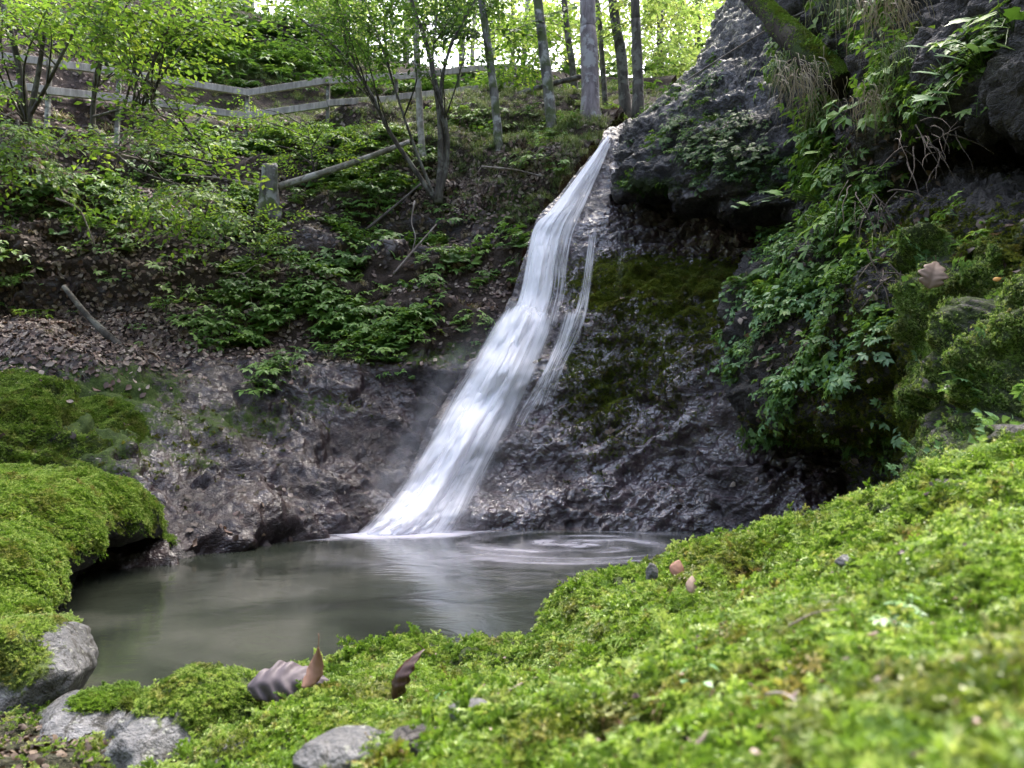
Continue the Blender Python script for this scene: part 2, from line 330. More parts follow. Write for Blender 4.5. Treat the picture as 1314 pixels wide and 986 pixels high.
# --- left / back hillside
H = [
 [(-700,700,4.2),(-300,690,4.8),(-50,745,4.6),(100,730,5.0),(230,716,5.55),(350,696,6.35),(440,685,6.95),(530,680,7.2),(640,678,7.5)],
 [(-700,600,5.0),(-300,600,5.4),(-50,590,5.8),(100,620,6.1),(230,638,6.4),(350,637,6.95),(440,625,7.35),(530,610,7.75),(620,600,8.0)],
 [(-700,480,5.6),(-300,480,6.2),(-50,470,6.9),(100,470,7.3),(230,485,7.8),(350,500,8.1),(450,490,8.3),(540,480,8.5),(620,478,8.6)],
 [(-700,420,7.0),(-300,420,7.4),(-50,415,8.0),(100,425,8.3),(230,430,8.6),(350,430,8.8),(470,420,9.0),(570,410,9.1),(650,405,9.1)],
 [(-700,330,7.4),(-300,330,7.8),(-50,330,8.4),(100,330,9.0),(230,325,9.4),(350,320,9.7),(480,320,9.8),(590,320,9.7),(675,320,9.4)],
 [(-700,220,7.8),(-300,230,8.2),(-50,240,8.8),(100,245,9.6),(230,240,10.2),(360,240,10.6),(490,245,10.6),(610,245,10.4),(705,262,9.9)],
 [(-700,80,8.2),(-300,110,8.6),(-50,150,9.3),(100,160,10.3),(230,176,11.0),(365,174,11.5),(500,170,11.5),(640,190,11.0),(760,195,10.2)],
 [(-700,20,8.6),(-300,60,9.0),(-50,110,9.7),(100,128,10.6),(230,158,11.3),(365,158,11.8),(508,141,12.3),(660,122,12.9),(795,150,11.2)],
]
Hw = W(H)
Hrows = [add_rows(Hw[0], (0, -0.6, -1.2))] + Hw + [add_rows(Hw[-1], (0.1, 1.3, 0.05))]
Hrows += W([[(-700,-100,12),(-300,-60,12.5),(-50,20,13),(100,50,13.5),(230,72,14.5),(365,84,15.5),(508,116,16.0),(660,122,16.5),(840,135,15)],
            [(-700,-400,16),(-300,-300,17),(-50,-120,17.5),(100,-20,18),(230,35,18.5),(365,58,19),(508,112,20),(660,126,21),(860,140,19)]])
Hrows += [add_rows(Hrows[-1], (0, 14, -1.5)), add_rows(Hrows[-1], (0, 60, -8.0))]
G, N = loft(Hrows, 420, 640)
u, v = proj(G); inr = (G[..., 1] < 14)
lower = sstep(440, 510, v + 60 * fbm(G * 1.0, 3, 4))
D = (rockdisp(G, 0.16, 0.07, 0.022) * (0.35 + 0.65 * lower) + 0.14 * fbm(G * 1.1, 4, 9) * (1 - lower)
     + 0.10 * (1 - lower) * ridged(G * np.array([0.7, 0.7, 2.2]), 3, 15)
     + inr * (0.17 * lower * terrace(G, 1.3, 0.45, 0.1, 301) + 0.08 * lower * terrace(G, 3.6, 0.6, 0.0, 311) + 0.014 * lower * terrace(G, 9.0, 0.9, 0.0, 312) + 0.02 * lower * ridged(np.stack([G[..., 0] * 4 + G[..., 2] * 6, G[..., 1] * 7, G[..., 2] * 5 - G[..., 0] * 3], -1), 4, 346) + 0.20 * (1 - lower) * terrace(G, 1.1, 0.12, 0.0, 321)))
# undercut rock bands in the bank
for (cx, cy, rx, ry, amt) in [(350, 268, 0, 0, 0), (520, 290, 90, 20, 0.35), (60, 385, 90, 22, 0.4), (440, 345, 60, 14, 0.2), (640, 330, 40, 40, 0.15), (230, 385, 90, 14, 0.2)]:
    if rx: D = D - amt * np.exp(-(((u - cx) / rx) ** 2 + ((v - cy) / ry) ** 2)) * inr
N0 = N
sgn = 1.0 if N[200, 200, 1] < 0 else -1.0
G = G + N * sgn * D[..., None]
N = normals(G) * sgn
u, v = proj(G)
moss = ell(u, v, [(60,540,170,80,1.0),(150,500,110,40,0.8),(600,455,60,20,0.7),(540,460,60,14,0.6),(300,540,110,28,0.62),(410,520,70,22,0.5),(250,590,60,30,0.5),(40,590,120,60,1.0),(330,150,300,40,0.4),(320,75,150,25,0.8),(600,170,200,60,0.45),(480,250,260,60,0.35),(640,260,60,40,0.6),(380,620,120,30,0.25)])
soil = np.where(v < 455 + 20 * fbm(G * 2, 3, 2), 0.8, 0.0) * (1 - ell(u, v, [(520,300,100,25,0.9),(60,385,90,22,0.9),(400,300,70,18,0.5)]))
soil = np.maximum(soil, ell(u, v, [(90, 425, 200, 35, 1.0), (330, 640, 90, 25, 0.45)]))
SURF['hill'] = (G, N)
surf_mesh('hillside', G, M['hill'], {'moss': moss, 'soil': soil}, kind='structure', flip=sgn < 0)
# --- rock face right of and under the waterfall
R = [
 [(500,684,7.15),(570,678,7.2),(640,675,7.2),(720,673,7.25),(800,672,7.3),(880,678,7.1),(960,690,6.7),(1060,700,6.3),(1180,700,6.0)],
 [(530,600,7.75),(590,600,7.7),(650,600,7.65),(720,600,7.6),(800,595,7.5),(880,595,7.3),(960,600,6.85),(1060,600,6.7),(1180,600,6.5)],
 [(580,500,8.3),(620,500,8.2),(670,500,8.05),(720,500,7.95),(800,500,7.75),(880,500,7.5),(960,500,7.2),(1060,500,7.1),(1180,500,7.0)],
 [(625,440,8.6),(655,440,8.45),(695,440,8.3),(735,430,8.25),(800,420,8.05),(880,415,7.8),(960,410,7.5),(1060,410,7.4),(1180,410,7.3)],
 [(650,405,8.9),(675,404,8.8),(705,403,8.7),(745,395,8.5),(800,375,8.35),(880,375,8.1),(960,375,7.8),(1060,370,7.7),(1180,370,7.6)],
 [(672,345,9.1),(695,345,9.0),(720,345,8.95),(755,340,8.8),(800,345,8.7),(880,352,8.6),(960,356,8.3),(1060,356,8.2),(1180,350,8.1)],
 [(688,290,9.3),(710,290,9.25),(735,290,9.2),(765,300,9.05),(805,318,8.95),(880,330,8.85),(960,336,8.6),(1060,336,8.4),(1180,330,8.6)],
 [(715,255,9.5),(735,252,9.5),(755,250,9.5),(778,255,9.4),(805,270,9.35),(880,285,9.2),(960,300,9.0),(1060,300,8.8),(1180,300,9.0)],
 [(765,190,9.9),(775,186,9.9),(783,184,9.95),(792,186,10.0),(805,190,10.1),(880,200,10.4),(960,220,10.4),(1060,220,10.2),(1180,220,10)],
 [(778,168,10.4),(784,168,10.4),(790,168,10.5),(797,168,10.6),(808,168,10.8),(880,170,11.5),(960,180,11.5),(1060,180,11),(1180,180,11)],
]
Rw = W(R); Rrows = [add_rows(Rw[0], (0, -0.5, -1.2))] + Rw
G, N = loft(Rrows, 380, 560)
sgn = 1.0 if N[200, 200, 1] < 0 else -1.0
u, v = proj(G)
und = ell(u, v, [(870, 300, 140, 30, 1.0)])
D = rockdisp(G, 0.15, 0.07, 0.022, 31, 1.3) + (0.05 * ridged(G * np.array([2.0, 2.0, 9.0]), 3, 77) + 0.20 * terrace(G, 4.5, -0.08, 0.0, 347, 0.5)) * und
wfm = 1 - 0.9 * ell(u, v, [(725,250,60,90,1.0),(700,360,60,60,1.0),(660,440,75,60,1.0),(620,520,80,60,1.0),(560,610,90,70,1.0),(520,670,90,40,1.0)])
D = D * (0.4 + 0.6 * wfm) + wfm * (0.13 * terrace(G, 1.1, -0.30, 0.1, 331) + 0.07 * terrace(G, 3.6, -0.6, 0.0, 341) + 0.014 * terrace(G, 9.0, -0.9, 0.0, 342) + 0.022 * ridged(np.stack([G[..., 0] * 7 + G[..., 2] * 4, G[..., 1] * 7, G[..., 2] * 3 - G[..., 0] * 2], -1), 4, 345))
D = D + 0.05 * np.sin(G[..., 2] * 9 + 2 * fbm(G, 2, 5)) * ell(u, v, [(640, 500, 110, 190, 1.0)])
D = D + 0.16 * ell(u, v, [(870, 370, 110, 35, 1.0)]) * fbm(G * 2.6, 4, 349)
G = G + N * sgn * D[..., None]; N = normals(G) * sgn; u, v = proj(G)
moss = ell(u, v, [(880,360,90,13,0.85),(820,350,50,12,0.7),(780,385,24,12,0.8),(860,398,50,12,0.6),(905,420,40,30,0.4),(775,500,40,60,0.52),(830,450,60,50,0.42),(870,560,50,60,0.35),(735,470,25,45,0.5),(930,385,50,25,0.7)])
soil = ell(u, v, [(820, 640, 60, 20, 0.2)])
SURF['rock'] = (G, N)
surf_mesh('rock_face', G, M['rock_wet'], {'moss': moss, 'soil': soil}, kind='structure', flip=sgn < 0)
# --- overhanging dome of rock above the recess
C = [
 [(755,275,9.9),(830,285,9.9),(900,300,9.9),(960,310,9.7),(1040,315,9.3),(1160,330,8.8)],
 [(780,262,9.5),(834,252,9.2),(900,282,8.9),(960,290,8.6),(1040,296,8.2),(1160,310,7.6)],
 [(782,252,9.1),(832,240,8.4),(900,264,7.9),(960,274,7.6),(1040,282,7.2),(1160,300,6.7)],
 [(788,222,9.3),(826,218,8.5),(890,228,7.8),(960,235,7.4),(1040,240,7.0),(1160,250,6.5)],
 [(792,194,9.6),(824,188,8.85),(885,185,8.1),(960,180,7.6),(1040,180,7.1),(1160,180,6.5)],
 [(800,166,10.0),(832,155,9.2),(888,135,8.6),(960,120,8.0),(1040,110,7.4),(1160,100,6.7)],
 [(822,150,10.6),(856,128,9.9),(905,85,9.2),(965,55,8.5),(1040,40,7.8),(1160,0,7.0)],
 [(850,135,11.4),(880,108,10.8),(922,45,10.1),(970,-5,9.4),(1040,-60,8.6),(1160,-120,7.6)],
 [(880,125,12.6),(905,95,12),(940,15,11.3),(985,-70,10.6),(1050,-160,9.8),(1160,-260,8.6)],
 [(960,115,15),(985,85,14.4),(1010,0,13.6),(1050,-100,13),(1120,-200,12),(1250,-300,11)],
]
G, N = loft(W(C), 330, 420)
sgn = 1.0 if N[200, 160, 1] < 0 else -1.0
D = rockdisp(G, 0.13, 0.09, 0.03, 57, 1.6) + 0.20 * terrace(G, 2.1, -0.15, 0.1, 351, 1.1) + 0.05 * terrace(G, 5.3, -0.1, 0.0, 361, 1.2) - 0.07; G = G + N * sgn * D[..., None]; N = normals(G) * sgn; u, v = proj(G)
moss = ell(u, v, [(830,238,50,14,0.9),(915,170,70,50,0.55),(950,215,90,30,0.65),(900,130,40,30,0.4),(985,240,40,20,.6)])
SURF['dome'] = (G, N)
M['rock_dome'] = ground_mat('seeping_rock', ((0.007, 0.006, 0.006), (0.022, 0.018, 0.019), (0.07, 0.058, 0.062)), ((0.010, 0.008, 0.006), (0.04, 0.03, 0.02)),
                           ((0.010, 0.018, 0.004), (0.025, 0.042, 0.008), (0.05, 0.08, 0.014)), (0.2, 0.6), 0.9, spec=0.4, wet=0.35)
surf_mesh('rock_overhang', G, M['rock_dome'], {'moss': moss, 'soil': moss * 0}, kind='structure', flip=sgn < 0)
# --- right hand cliff with hollow and plant bank
K = [
 [(940,-350,9.5),(1060,-350,7.0),(1150,-350,5.9),(1240,-350,5.0),(1340,-350,4.2),(1600,-350,3.0),(2400,-350,1.6)],
 [(985,-20,7.8),(1060,-20,6.6),(1150,-20,5.5),(1240,-20,4.7),(1340,-20,4.0),(1600,-20,2.9),(2400,-20,1.5)],
 [(1015,80,7.6),(1060,90,6.5),(1140,90,5.3),(1230,80,4.5),(1330,70,3.9),(1600,60,2.8),(2400,60,1.5)],
 [(1040,170,7.6),(1068,180,6.4),(1140,175,5.3),(1225,150,4.5),(1330,135,3.9),(1600,130,2.8),(2400,130,1.5)],
 [(1045,240,7.8),(1075,250,6.5),(1140,240,5.4),(1225,190,5.2),(1330,175,5.0),(1600,170,4.0),(2400,170,2.6)],
 [(1030,300,7.9),(1075,300,6.2),(1140,290,5.2),(1225,262,5.0),(1330,250,4.9),(1600,250,3.9),(2400,250,2.6)],
 [(965,345,7.8),(1040,345,6.0),(1130,330,5.0),(1225,290,4.3),(1330,270,3.9),(1600,280,2.8),(2400,280,1.6)],
 [(940,400,7.2),(1030,410,5.8),(1120,400,4.8),(1225,380,4.1),(1330,360,3.6),(1600,380,2.5),(2400,380,1.5)],
 [(940,480,6.9),(1020,490,5.7),(1110,490,4.8),(1225,490,4.0),(1330,490,3.4),(1600,500,2.3),(2400,500,1.4)],
 [(966,535,6.9),(1030,542,5.9),(1100,540,5.1),(1225,560,4.0),(1330,560,3.3),(1600,600,2.1),(2400,600,1.3)],
 [(985,560,7.4),(1040,560,6.9),(1100,556,6.5),(1215,600,4.4),(1330,640,3.3),(1600,700,2.0),(2400,700,1.2)],
 [(985,690,7.6),(1040,690,7.5),(1110,700,7.0),(1215,720,4.8),(1330,760,3.3),(1600,900,1.9),(2400,900,1.1)],
]
G, N = loft(W(K), 360, 480)
sgn = 1.0 if N[200, 100, 1] < 0 else -1.0
u, v = proj(G)
D = rockdisp(G, 0.16, 0.13, 0.05, 83, 1.2) + 0.2 * terrace(G, 1.6, -0.2, 0.1, 371); G = G + N * sgn * D[..., None]; N = normals(G) * sgn; u, v = proj(G)
moss = ell(u, v, [(1180,520,60,90,0.8),(1130,440,40,60,0.5),(1270,330,90,40,0.9),(1200,300,60,30,0.6),(1040,560,60,25,0.6),(1100,500,60,80,0.5),(1060,400,100,60,0.4),(1290,450,120,110,0.9)])
soil = ell(u, v, [(1040, 430, 100, 110, 0.75), (1120, 140, 120, 100, 0.6),(1180,310,60,40,0.6)])
SURF['cliff'] = (G, N)
surf_mesh('cliff', G, M['rock_dry'], {'moss': moss, 'soil': soil}, kind='structure', flip=sgn < 0)
# --- foreground mound of moss
B = [
 [(-300,1010,1.7),(0,1010,1.6),(200,1010,1.5),(380,1005,1.3),(540,1000,1.05),(700,1000,0.85),(880,1000,0.62),(1060,1000,0.52),(1314,1000,0.43),(1600,1000,0.40)],
 [(-300,965,2.0),(0,965,2.0),(200,955,1.85),(390,950,1.65),(540,930,1.6),(700,915,1.4),(880,875,1.15),(1060,840,1.0),(1314,775,0.85),(1600,755,0.7)],
 [(-300,930,2.5),(0,930,2.4),(200,925,2.15),(390,893,2.2),(540,868,2.25),(690,868,2.2),(825,790,2.0),(1040,725,1.8),(1314,662,1.3),(1600,650,1.0)],
 [(-300,918,2.7),(0,918,2.65),(230,905,2.5),(400,874,2.6),(545,828,2.75),(680,838,2.62),(738,752,2.7),(1000,688,2.4),(1314,592,1.8),(1600,570,1.4)],
 [(-300,925,2.85),(0,925,2.8),(235,920,2.62),(410,893,2.78),(550,850,2.95),(684,856,2.78),(745,775,2.95),(1030,703,2.75),(1340,612,2.15),(1600,590,1.7)],
]
Bw = W(B)
Brows = [add_rows(Bw[0], (0, -1.6, -0.25)), add_rows(Bw[0], (0, -0.5, -0.02))] + Bw + [add_rows(Bw[-1], (0.02, 0.12, -0.5)), add_rows(Bw[-1], (0.0, 0.1, -1.3))]
G, N = loft(Brows, 360, 300)
sgn = 1.0 if N[120, 160, 2] > 0 else -1.0
u, v = proj(G)
lim = np.clip(G[..., 1] / 2.0, 0.12, 1)
_w = G + 0.06 * np.stack([fbm(G * 5 + k * 9, 3, 8 + k) for k in range(3)], -1)
CUSH = 1 - np.clip(np.abs(vnoise(_w * 5.0, 71)) * 2.6, 0, 1) ; CUSH2 = 1 - np.clip(np.abs(vnoise(_w * 11.0, 72)) * 2.6, 0, 1)
CUSH0 = 1 - np.clip(np.abs(vnoise(_w * 2.7 + 3, 73)) * 2.4, 0, 1)
D = (0.055 * fbm(G * 2.6, 3, 5) - 0.075 * CUSH0 ** 2 - 0.05 * CUSH ** 2 - 0.022 * CUSH2 ** 2 + 0.032) * np.clip(lim * 1.3, 0.2, 1) + 0.010 * fbm(G * 24, 3, 7) * np.clip(lim, 0.4, 1)
G = G + N * sgn * D[..., None]; N = normals(G) * sgn; u, v = proj(G)
rocky = ell(u, v, [(60,960,190,70,1.0),(260,960,110,60,0.6)])
mossA = np.clip(1 - rocky - 0.55 * np.maximum(CUSH ** 3, 0.6 * CUSH2 ** 4), 0, 1)
SURF['mound'] = (G, N); MOUND_ROCKY = rocky
surf_mesh('moss_bank', G, M['moss_floor'], {'moss': mossA, 'soil': rocky}, kind='structure', flip=sgn < 0)
# --- left mossy boulder (undercut towards the pool)
L = [
 [(-420,830,2.4),(-380,740,3.0),(-330,690,3.7),(-230,660,4.5),(-110,660,5.2),(20,690,5.7)],
 [(-260,780,2.5),(-200,690,3.2),(-140,640,3.9),(-50,612,4.7),(30,608,5.3),(120,640,5.8)],
 [(-60,775,2.65),(-30,690,3.3),(20,640,3.95),(80,614,4.6),(130,618,5.15),(185,655,5.7)],
 [(20,790,2.75),(48,730,3.3),(72,680,3.85),(122,640,4.45),(178,640,5.0),(212,685,5.55)],
 [(45,806,2.85),(70,765,3.35),(92,715,3.85),(142,690,4.45),(188,680,5.0),(224,705,5.6)],
 [(20,812,3.0),(45,785,3.55),(60,745,4.15),(100,730,4.75),(150,712,5.3),(200,722,5.85)],
]
Lw = W(L); Lrows = [add_rows(Lw[0], (-0.2, 0, -0.5))] + Lw + [add_rows(Lw[-1], (-0.15, 0, -0.8))]
G, N = loft(Lrows, 220, 260)
sgn = 1.0 if N[90, 110, 2] > 0 else -1.0
D = 0.10 * fbm(G * 2.2, 4, 21) + 0.04 * fbm(G * 7, 3, 22) + 0.03 * ridged(G * 4, 3, 23)
G = G + N * sgn * D[..., None]; N = normals(G) * sgn; u, v = proj(G)
moss = np.clip(0.25 + 1.1 * sstep(-0.15, 0.45, N[..., 2]), 0, 1.2)
SURF['boulder'] = (G, N)
surf_mesh('mossy_boulder', G, M['mossy'], {'moss': moss, 'soil': moss * 0}, flip=sgn < 0, label='big moss covered boulder overhanging the left edge of the pool', cat='boulder')
# --- mossy outcrop above it at the left
O = [
 [(-500,640,4.6),(-250,640,5.0),(-50,640,5.4),(100,650,5.95),(200,660,6.5),(300,680,7.1)],
 [(-500,570,4.9),(-250,570,5.3),(-50,570,5.7),(95,592,6.1),(200,610,6.65),(310,610,7.45)],
 [(-500,510,5.3),(-250,510,5.7),(-50,515,6.1),(100,530,6.6),(195,560,7.1),(300,560,7.9)],
 [(-500,475,6.0),(-250,472,6.5),(-50,478,6.9),(90,482,7.5),(190,505,7.8),(290,520,8.5)],
 [(-500,480,7.2),(-250,478,7.6),(-50,484,8.1),(90,490,8.6),(190,510,8.8),(280,540,9.0)],
]
G, N = loft(W(O), 260, 240)
sgn = 1.0 if N[120, 120, 1] < 0 else -1.0
D = 0.16 * fbm(G * 1.3, 4, 41) + 0.12 * ridged(G * np.array([1.3, 1.3, 2.2]), 4, 42) + 0.03 * ridged(G * 7, 3, 43) + 0.13 * terrace(G, 2.3, 0.4, 0.2, 381)
G = G + N * sgn * D[..., None]; N = normals(G) * sgn; u, v = proj(G)
moss = np.clip(ell(u, v, [(60, 500, 160, 60, 0.9), (-200, 540, 300, 150, 1.0), (60, 590, 140, 45, 0.95), (190, 540, 90, 50, 0.7)]) * (0.6 + 0.6 * sstep(-0.2, 0.5, N[..., 2])), 0, 1.2)
SURF['outcrop'] = (G, N)
surf_mesh('mossy_outcrop', G, M['mossy'], {'moss': moss, 'soil': moss * 0}, flip=sgn < 0, label='dark rock outcrop with moss patches behind the overhanging boulder', cat='rock')
# --- right mossy buttress
S = [
 [(1150,300,4.6),(1225,300,3.9),(1310,300,3.4),(1420,300,3.0),(1700,300,2.3)],
 [(1140,400,4.2),(1195,400,3.5),(1270,360,3.1),(1400,350,2.7),(1700,340,2.0)],
 [(1135,490,4.0),(1180,480,3.3),(1250,450,2.85),(1400,430,2.45),(1700,420,1.8)],
 [(1140,570,3.9),(1180,560,3.1),(1250,540,2.6),(1400,520,2.2),(1700,500,1.6)],
 [(1145,640,3.8),(1185,640,3.0),(1260,640,2.5),(1400,640,2.05),(1700,640,1.5)],
 [(1150,800,3.8),(1190,800,3.0),(1270,800,2.5),(1400,800,2.0),(1700,800,1.5)],
]
G, N = loft(W(S), 220, 260)
sgn = 1.0 if N[120, 60, 1] < 0 else -1.0
D = 0.12 * fbm(G * 2.2, 4, 61) + 0.20 * ridged(G * np.array([2.4, 2.4, 1.6]), 4, 62) + 0.16 * terrace(G, 2.6, -0.6, 0.2, 391) + 0.035 * ridged(G * 8, 3, 63)
G = G + N * sgn * D[..., None]; N = normals(G) * sgn; u, v = proj(G)
moss = np.clip(0.8 + 0.5 * fbm(G * 1.8, 3, 64) + 0.3 * N[..., 2], 0, 1.2)
SURF['buttress'] = (G, N)
surf_mesh('mossy_buttress', G, M['mossy'], {'moss': moss, 'soil': moss * 0}, flip=sgn < 0, label='dark rock buttress with yellow green moss rising behind the moss bank', cat='rock')
# --- unseen ravine slope behind and beside the viewer, added to block low sky
ang = np.radians(np.linspace(168, 372, 26)); rows_ = []
for r_, z_ in ((3.6, -0.9), (4.4, 0.5), (6.0, 2.4), (8.5, 5.5), (12.0, 9.5), (17, 13.5), (24, 15)):
    rows_.append([(-1.2 + r_ * math.cos(a_) * (1.25 if math.cos(a_) < 0 else 1.0), 0.4 + r_ * math.sin(a_), z_) for a_ in ang])
G, N = loft(rows_, 200, 120)
sgn = 1.0 if N[60, 100, 2] > 0 else -1.0
G = G + N * sgn * (0.25 * fbm(G * 0.8, 4, 401) + 0.12 * ridged(G * 1.6, 3, 402))[..., None]
SURF['ravine'] = (G, normals(G) * sgn)
surf_mesh('unseen_ravine_slope', G, M['hill'], {'moss': 0.5 + 0.6 * fbm(G * 0.6, 3, 403), 'soil': np.full(G.shape[:2], 0.6)}, kind='structure', flip=sgn < 0)
# --- far ground, pool bed, pool
def plane(name, x0, x1, y0, y1, z, mat, **kw):
    return link(name, new_mesh(name, [(x0, y0, z), (x1, y0, z), (x1, y1, z), (x0, y1, z)], [(0, 1, 2, 3)], {'moss': [0] * 4, 'soil': [1] * 4}, mat=mat), **kw)
plane('ground', -600, 600, -600, 600, -1.6, M['hill'], kind='structure')
nx, ny = 420, 330
X, Yg = np.meshgrid(np.linspace(-5, 4, nx), np.linspace(1.5, 8.6, ny)); Gp = np.stack([X, Yg, np.zeros_like(X)], -1)
u, v = proj(Gp)
fo = ell(u, v, [(470, 686, 60, 7, 1.0), (530, 682, 80, 9, 1.4), (600, 682, 80, 6, 0.6), (750, 696, 120, 10, 0.62), (410, 690, 60, 5, 0.75), (680, 712, 280, 34, 0.52), (800, 690, 120, 12, 0.5), (600, 760, 160, 40, 0.34), (380, 770, 140, 50, 0.26), (650, 712, 150, 18, 0.36), (560, 740, 120, 30, 0.22)])  # foam at the fall's foot; broad ellipses paint the water's pale lilac reflection
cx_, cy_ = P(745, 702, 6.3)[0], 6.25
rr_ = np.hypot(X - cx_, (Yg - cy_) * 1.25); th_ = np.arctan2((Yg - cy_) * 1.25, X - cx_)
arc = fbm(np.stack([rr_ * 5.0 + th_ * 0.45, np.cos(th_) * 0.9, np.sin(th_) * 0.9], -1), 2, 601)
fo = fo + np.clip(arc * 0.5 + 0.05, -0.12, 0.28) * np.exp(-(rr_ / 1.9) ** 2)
surf_mesh('pool', Gp, M['pool'], {'foam_sheen': fo}, kind='structure')
# ------------------------------------------------------------------ waterfall
GR, NR = SURF['rock']; ur, vr = proj(GR); GH, NH = SURF['hill']; uh, vh = proj(GH)
msk = (ur > 430) & (ur < 860) & (vr > 140) & (vr < 720)
QU, QV, QY = ur[msk], vr[msk], GR[..., 1][msk]
m2 = (uh > 430) & (uh < 800) & (vh > 140) & (vh < 720) & (GH[..., 1] < 12)
HU, HV, HY = uh[m2], vh[m2], GH[..., 1][m2]
def nearY(a, b, U, Vv, YY):
    d = (U - a) ** 2 + (Vv - b) ** 2; k = np.argpartition(d, 8)[:8]; return YY[k].min() if d[k].min() < 200 else 99
def rockY(a, b): return min(nearY(a, b, QU, QV, QY), nearY(a, b, HU, HV, HY))
def ribbon(lb, rb, off, ncol, nrow, wild=0.02, dens=(1, 1), edge=0.18, seed=0, endfade=(0.02, 0.02)):
    l = crom(lb, nrow); r = crom(rb, nrow)
    base = np.zeros((nrow, 7))
    for i in range(nrow):
        for j, t in enumerate(np.linspace(0, 1, 7)):
            q = l[i] * (1 - t) + r[i] * t; base[i, j] = rockY(*q)
    for _ in range(7):
        base[1:-1] = (base[:-2] + 2 * base[1:-1] + base[2:]) / 4; base[:, 1:-1] = (base[:, :-2] + 2 * base[:, 1:-1] + base[:, 2:]) / 4
    t = np.linspace(0, 1, ncol)
    Y = np.stack([np.interp(t, np.linspace(0, 1, 7), b) for b in base])
    q = l[:, None] * (1 - t)[None, :, None] + r[:, None] * t[None, :, None]
    bulge = np.sin(np.pi * t)[None] ** 0.6 * off + 0.045
    Yf = Y - bulge
    pts = np.array([[P(q[i, j, 0], q[i, j, 1], Yf[i, j]) for j in range(ncol)] for i in range(nrow)])
    pts[..., 1] -= wild * fbm(np.stack(np.broadcast_arrays(t[None] * 5, np.linspace(0, 1, nrow)[:, None] * 8 + seed, seed * 1.0), -1), 3, seed)
    L_ = np.linspace(0, 1, nrow)[:, None]
    d = (sstep(0, edge, t) * sstep(0, edge, 1 - t))[None] * (dens[0] * (1 - L_) + dens[1] * L_) * sstep(-1e-3, endfade[0], L_) * sstep(-1e-3, endfade[1], 1 - L_)
    uv = np.stack(np.broadcast_arrays(t[None] + seed * 0.37, L_ * 2.2), -1).reshape(-1, 2)
    return pts.reshape(-1, 3), grid_quads(nrow, ncol), {'dens': d}, uv
wf = empty('waterfall', P(500, 684, 7.1), 'white waterfall sliding in veils down the dark rock into the pool', 'waterfall')
wb = np.array(P(500, 684, 7.1))
def wpart(name, *a, mt='water', **k):
    V, F, at, uv = ribbon(*a, **k)
    return link(name, new_mesh(name, V - wb, F, at, uv, mat=M[mt]), wf)
upL = [(780,172),(748,215),(706,268),(684,292),(674,335),(666,375),(652,415),(640,440)]
upR = [(788,174),(771,215),(750,262),(735,300),(727,340),(724,375),(714,415),(706,440)]
def between(A, B, t0, t1): return [(a * (1 - t0) + c * t0, b * (1 - t0) + d * t0) for (a, b), (c, d) in zip(A, B)], [(a * (1 - t1) + c * t1, b * (1 - t1) + d * t1) for (a, b), (c, d) in zip(A, B)]
wpart('veil', *between(upL, upR, 0.0, 0.75), 0.10, 60, 100, 0.05, (1.0, 0.95), 0.10, 1, (0.02, 0.12))
wpart('veil', *between(upL, upR, 0.05, 0.6), 0.14, 50, 100, 0.05, (1.0, 1.0), 0.25, 2, (0.02, 0.15))
wpart('strand', *between(upL, upR, 0.55, 1.12), 0.07, 50, 100, 0.03, (0.72, 0.5), 0.25, 9, (0.05, 0.15), mt='strands')
loL = [(640,380),(618,420),(588,470),(560,515),(528,570),(494,625),(456,668),(425,690)]
loR = [(732,380),(720,430),(700,485),(682,530),(660,575),(638,620),(622,660),(610,686)]
wpart('cascade', *between(loL, loR, -0.02, 1.0), 0.09, 70, 120, 0.12, (0.72, 0.62), 0.3, 3, (0.14, 0.02))
wpart('cascade', *between(loL, loR, 0.06, 0.80), 0.16, 70, 120, 0.16, (0.94, 0.86), 0.36, 4, (0.10, 0.02))
wpart('cascade', *between(loL, loR, 0.2, 0.72), 0.22, 70, 120, 0.18, (0.9, 0.85), 0.5, 8, (0.14, 0.02))
wpart('trickle', [(752,290),(746,340),(736,390),(716,430),(690,470),(678,510),(655,560)], [(772,290),(766,340),(760,390),(752,430),(737,470),(722,510),(700,560)], 0.05, 40, 90, 0.03, (0.63, 0.5), 0.3, 5, (0.05, 0.15), mt='strands')
wpart('trickle', [(722,385),(705,440),(680,490),(656,530),(625,590)], [(752,385),(736,440),(716,490),(694,530),(665,590)], 0.06, 40, 80, 0.03, (0.66, 0.52), 0.35, 6, (0.1, 0.2), mt='strands')
wpart('trickle', [(786,280),(790,320),(784,370),(790,420)], [(800,280),(806,320),(802,370),(812,420)], 0.03, 30, 60, 0.02, (0.5, 0.40), 0.25, 16, (0.1, 0.2), mt='strands')
wpart('spray', [(632,375),(590,410),(545,470),(520,520),(478,590),(430,650),(380,690)], [(700,375),(650,430),(615,475),(585,520),(555,590),(525,650),(500,688)], 0.2, 40, 90, 0.05, (0.30, 0.46), 0.5, 7, (0.4, 0.03), mt='mist')
wpart('spray', [(575,520),(560,570),(535,620),(500,660),(450,690)], [(700,520),(685,570),(665,620),(655,660),(650,684)], 0.12, 40, 60, 0.05, (0.4, 0.5), 0.5, 17, (0.35, 0.03), mt='mist')
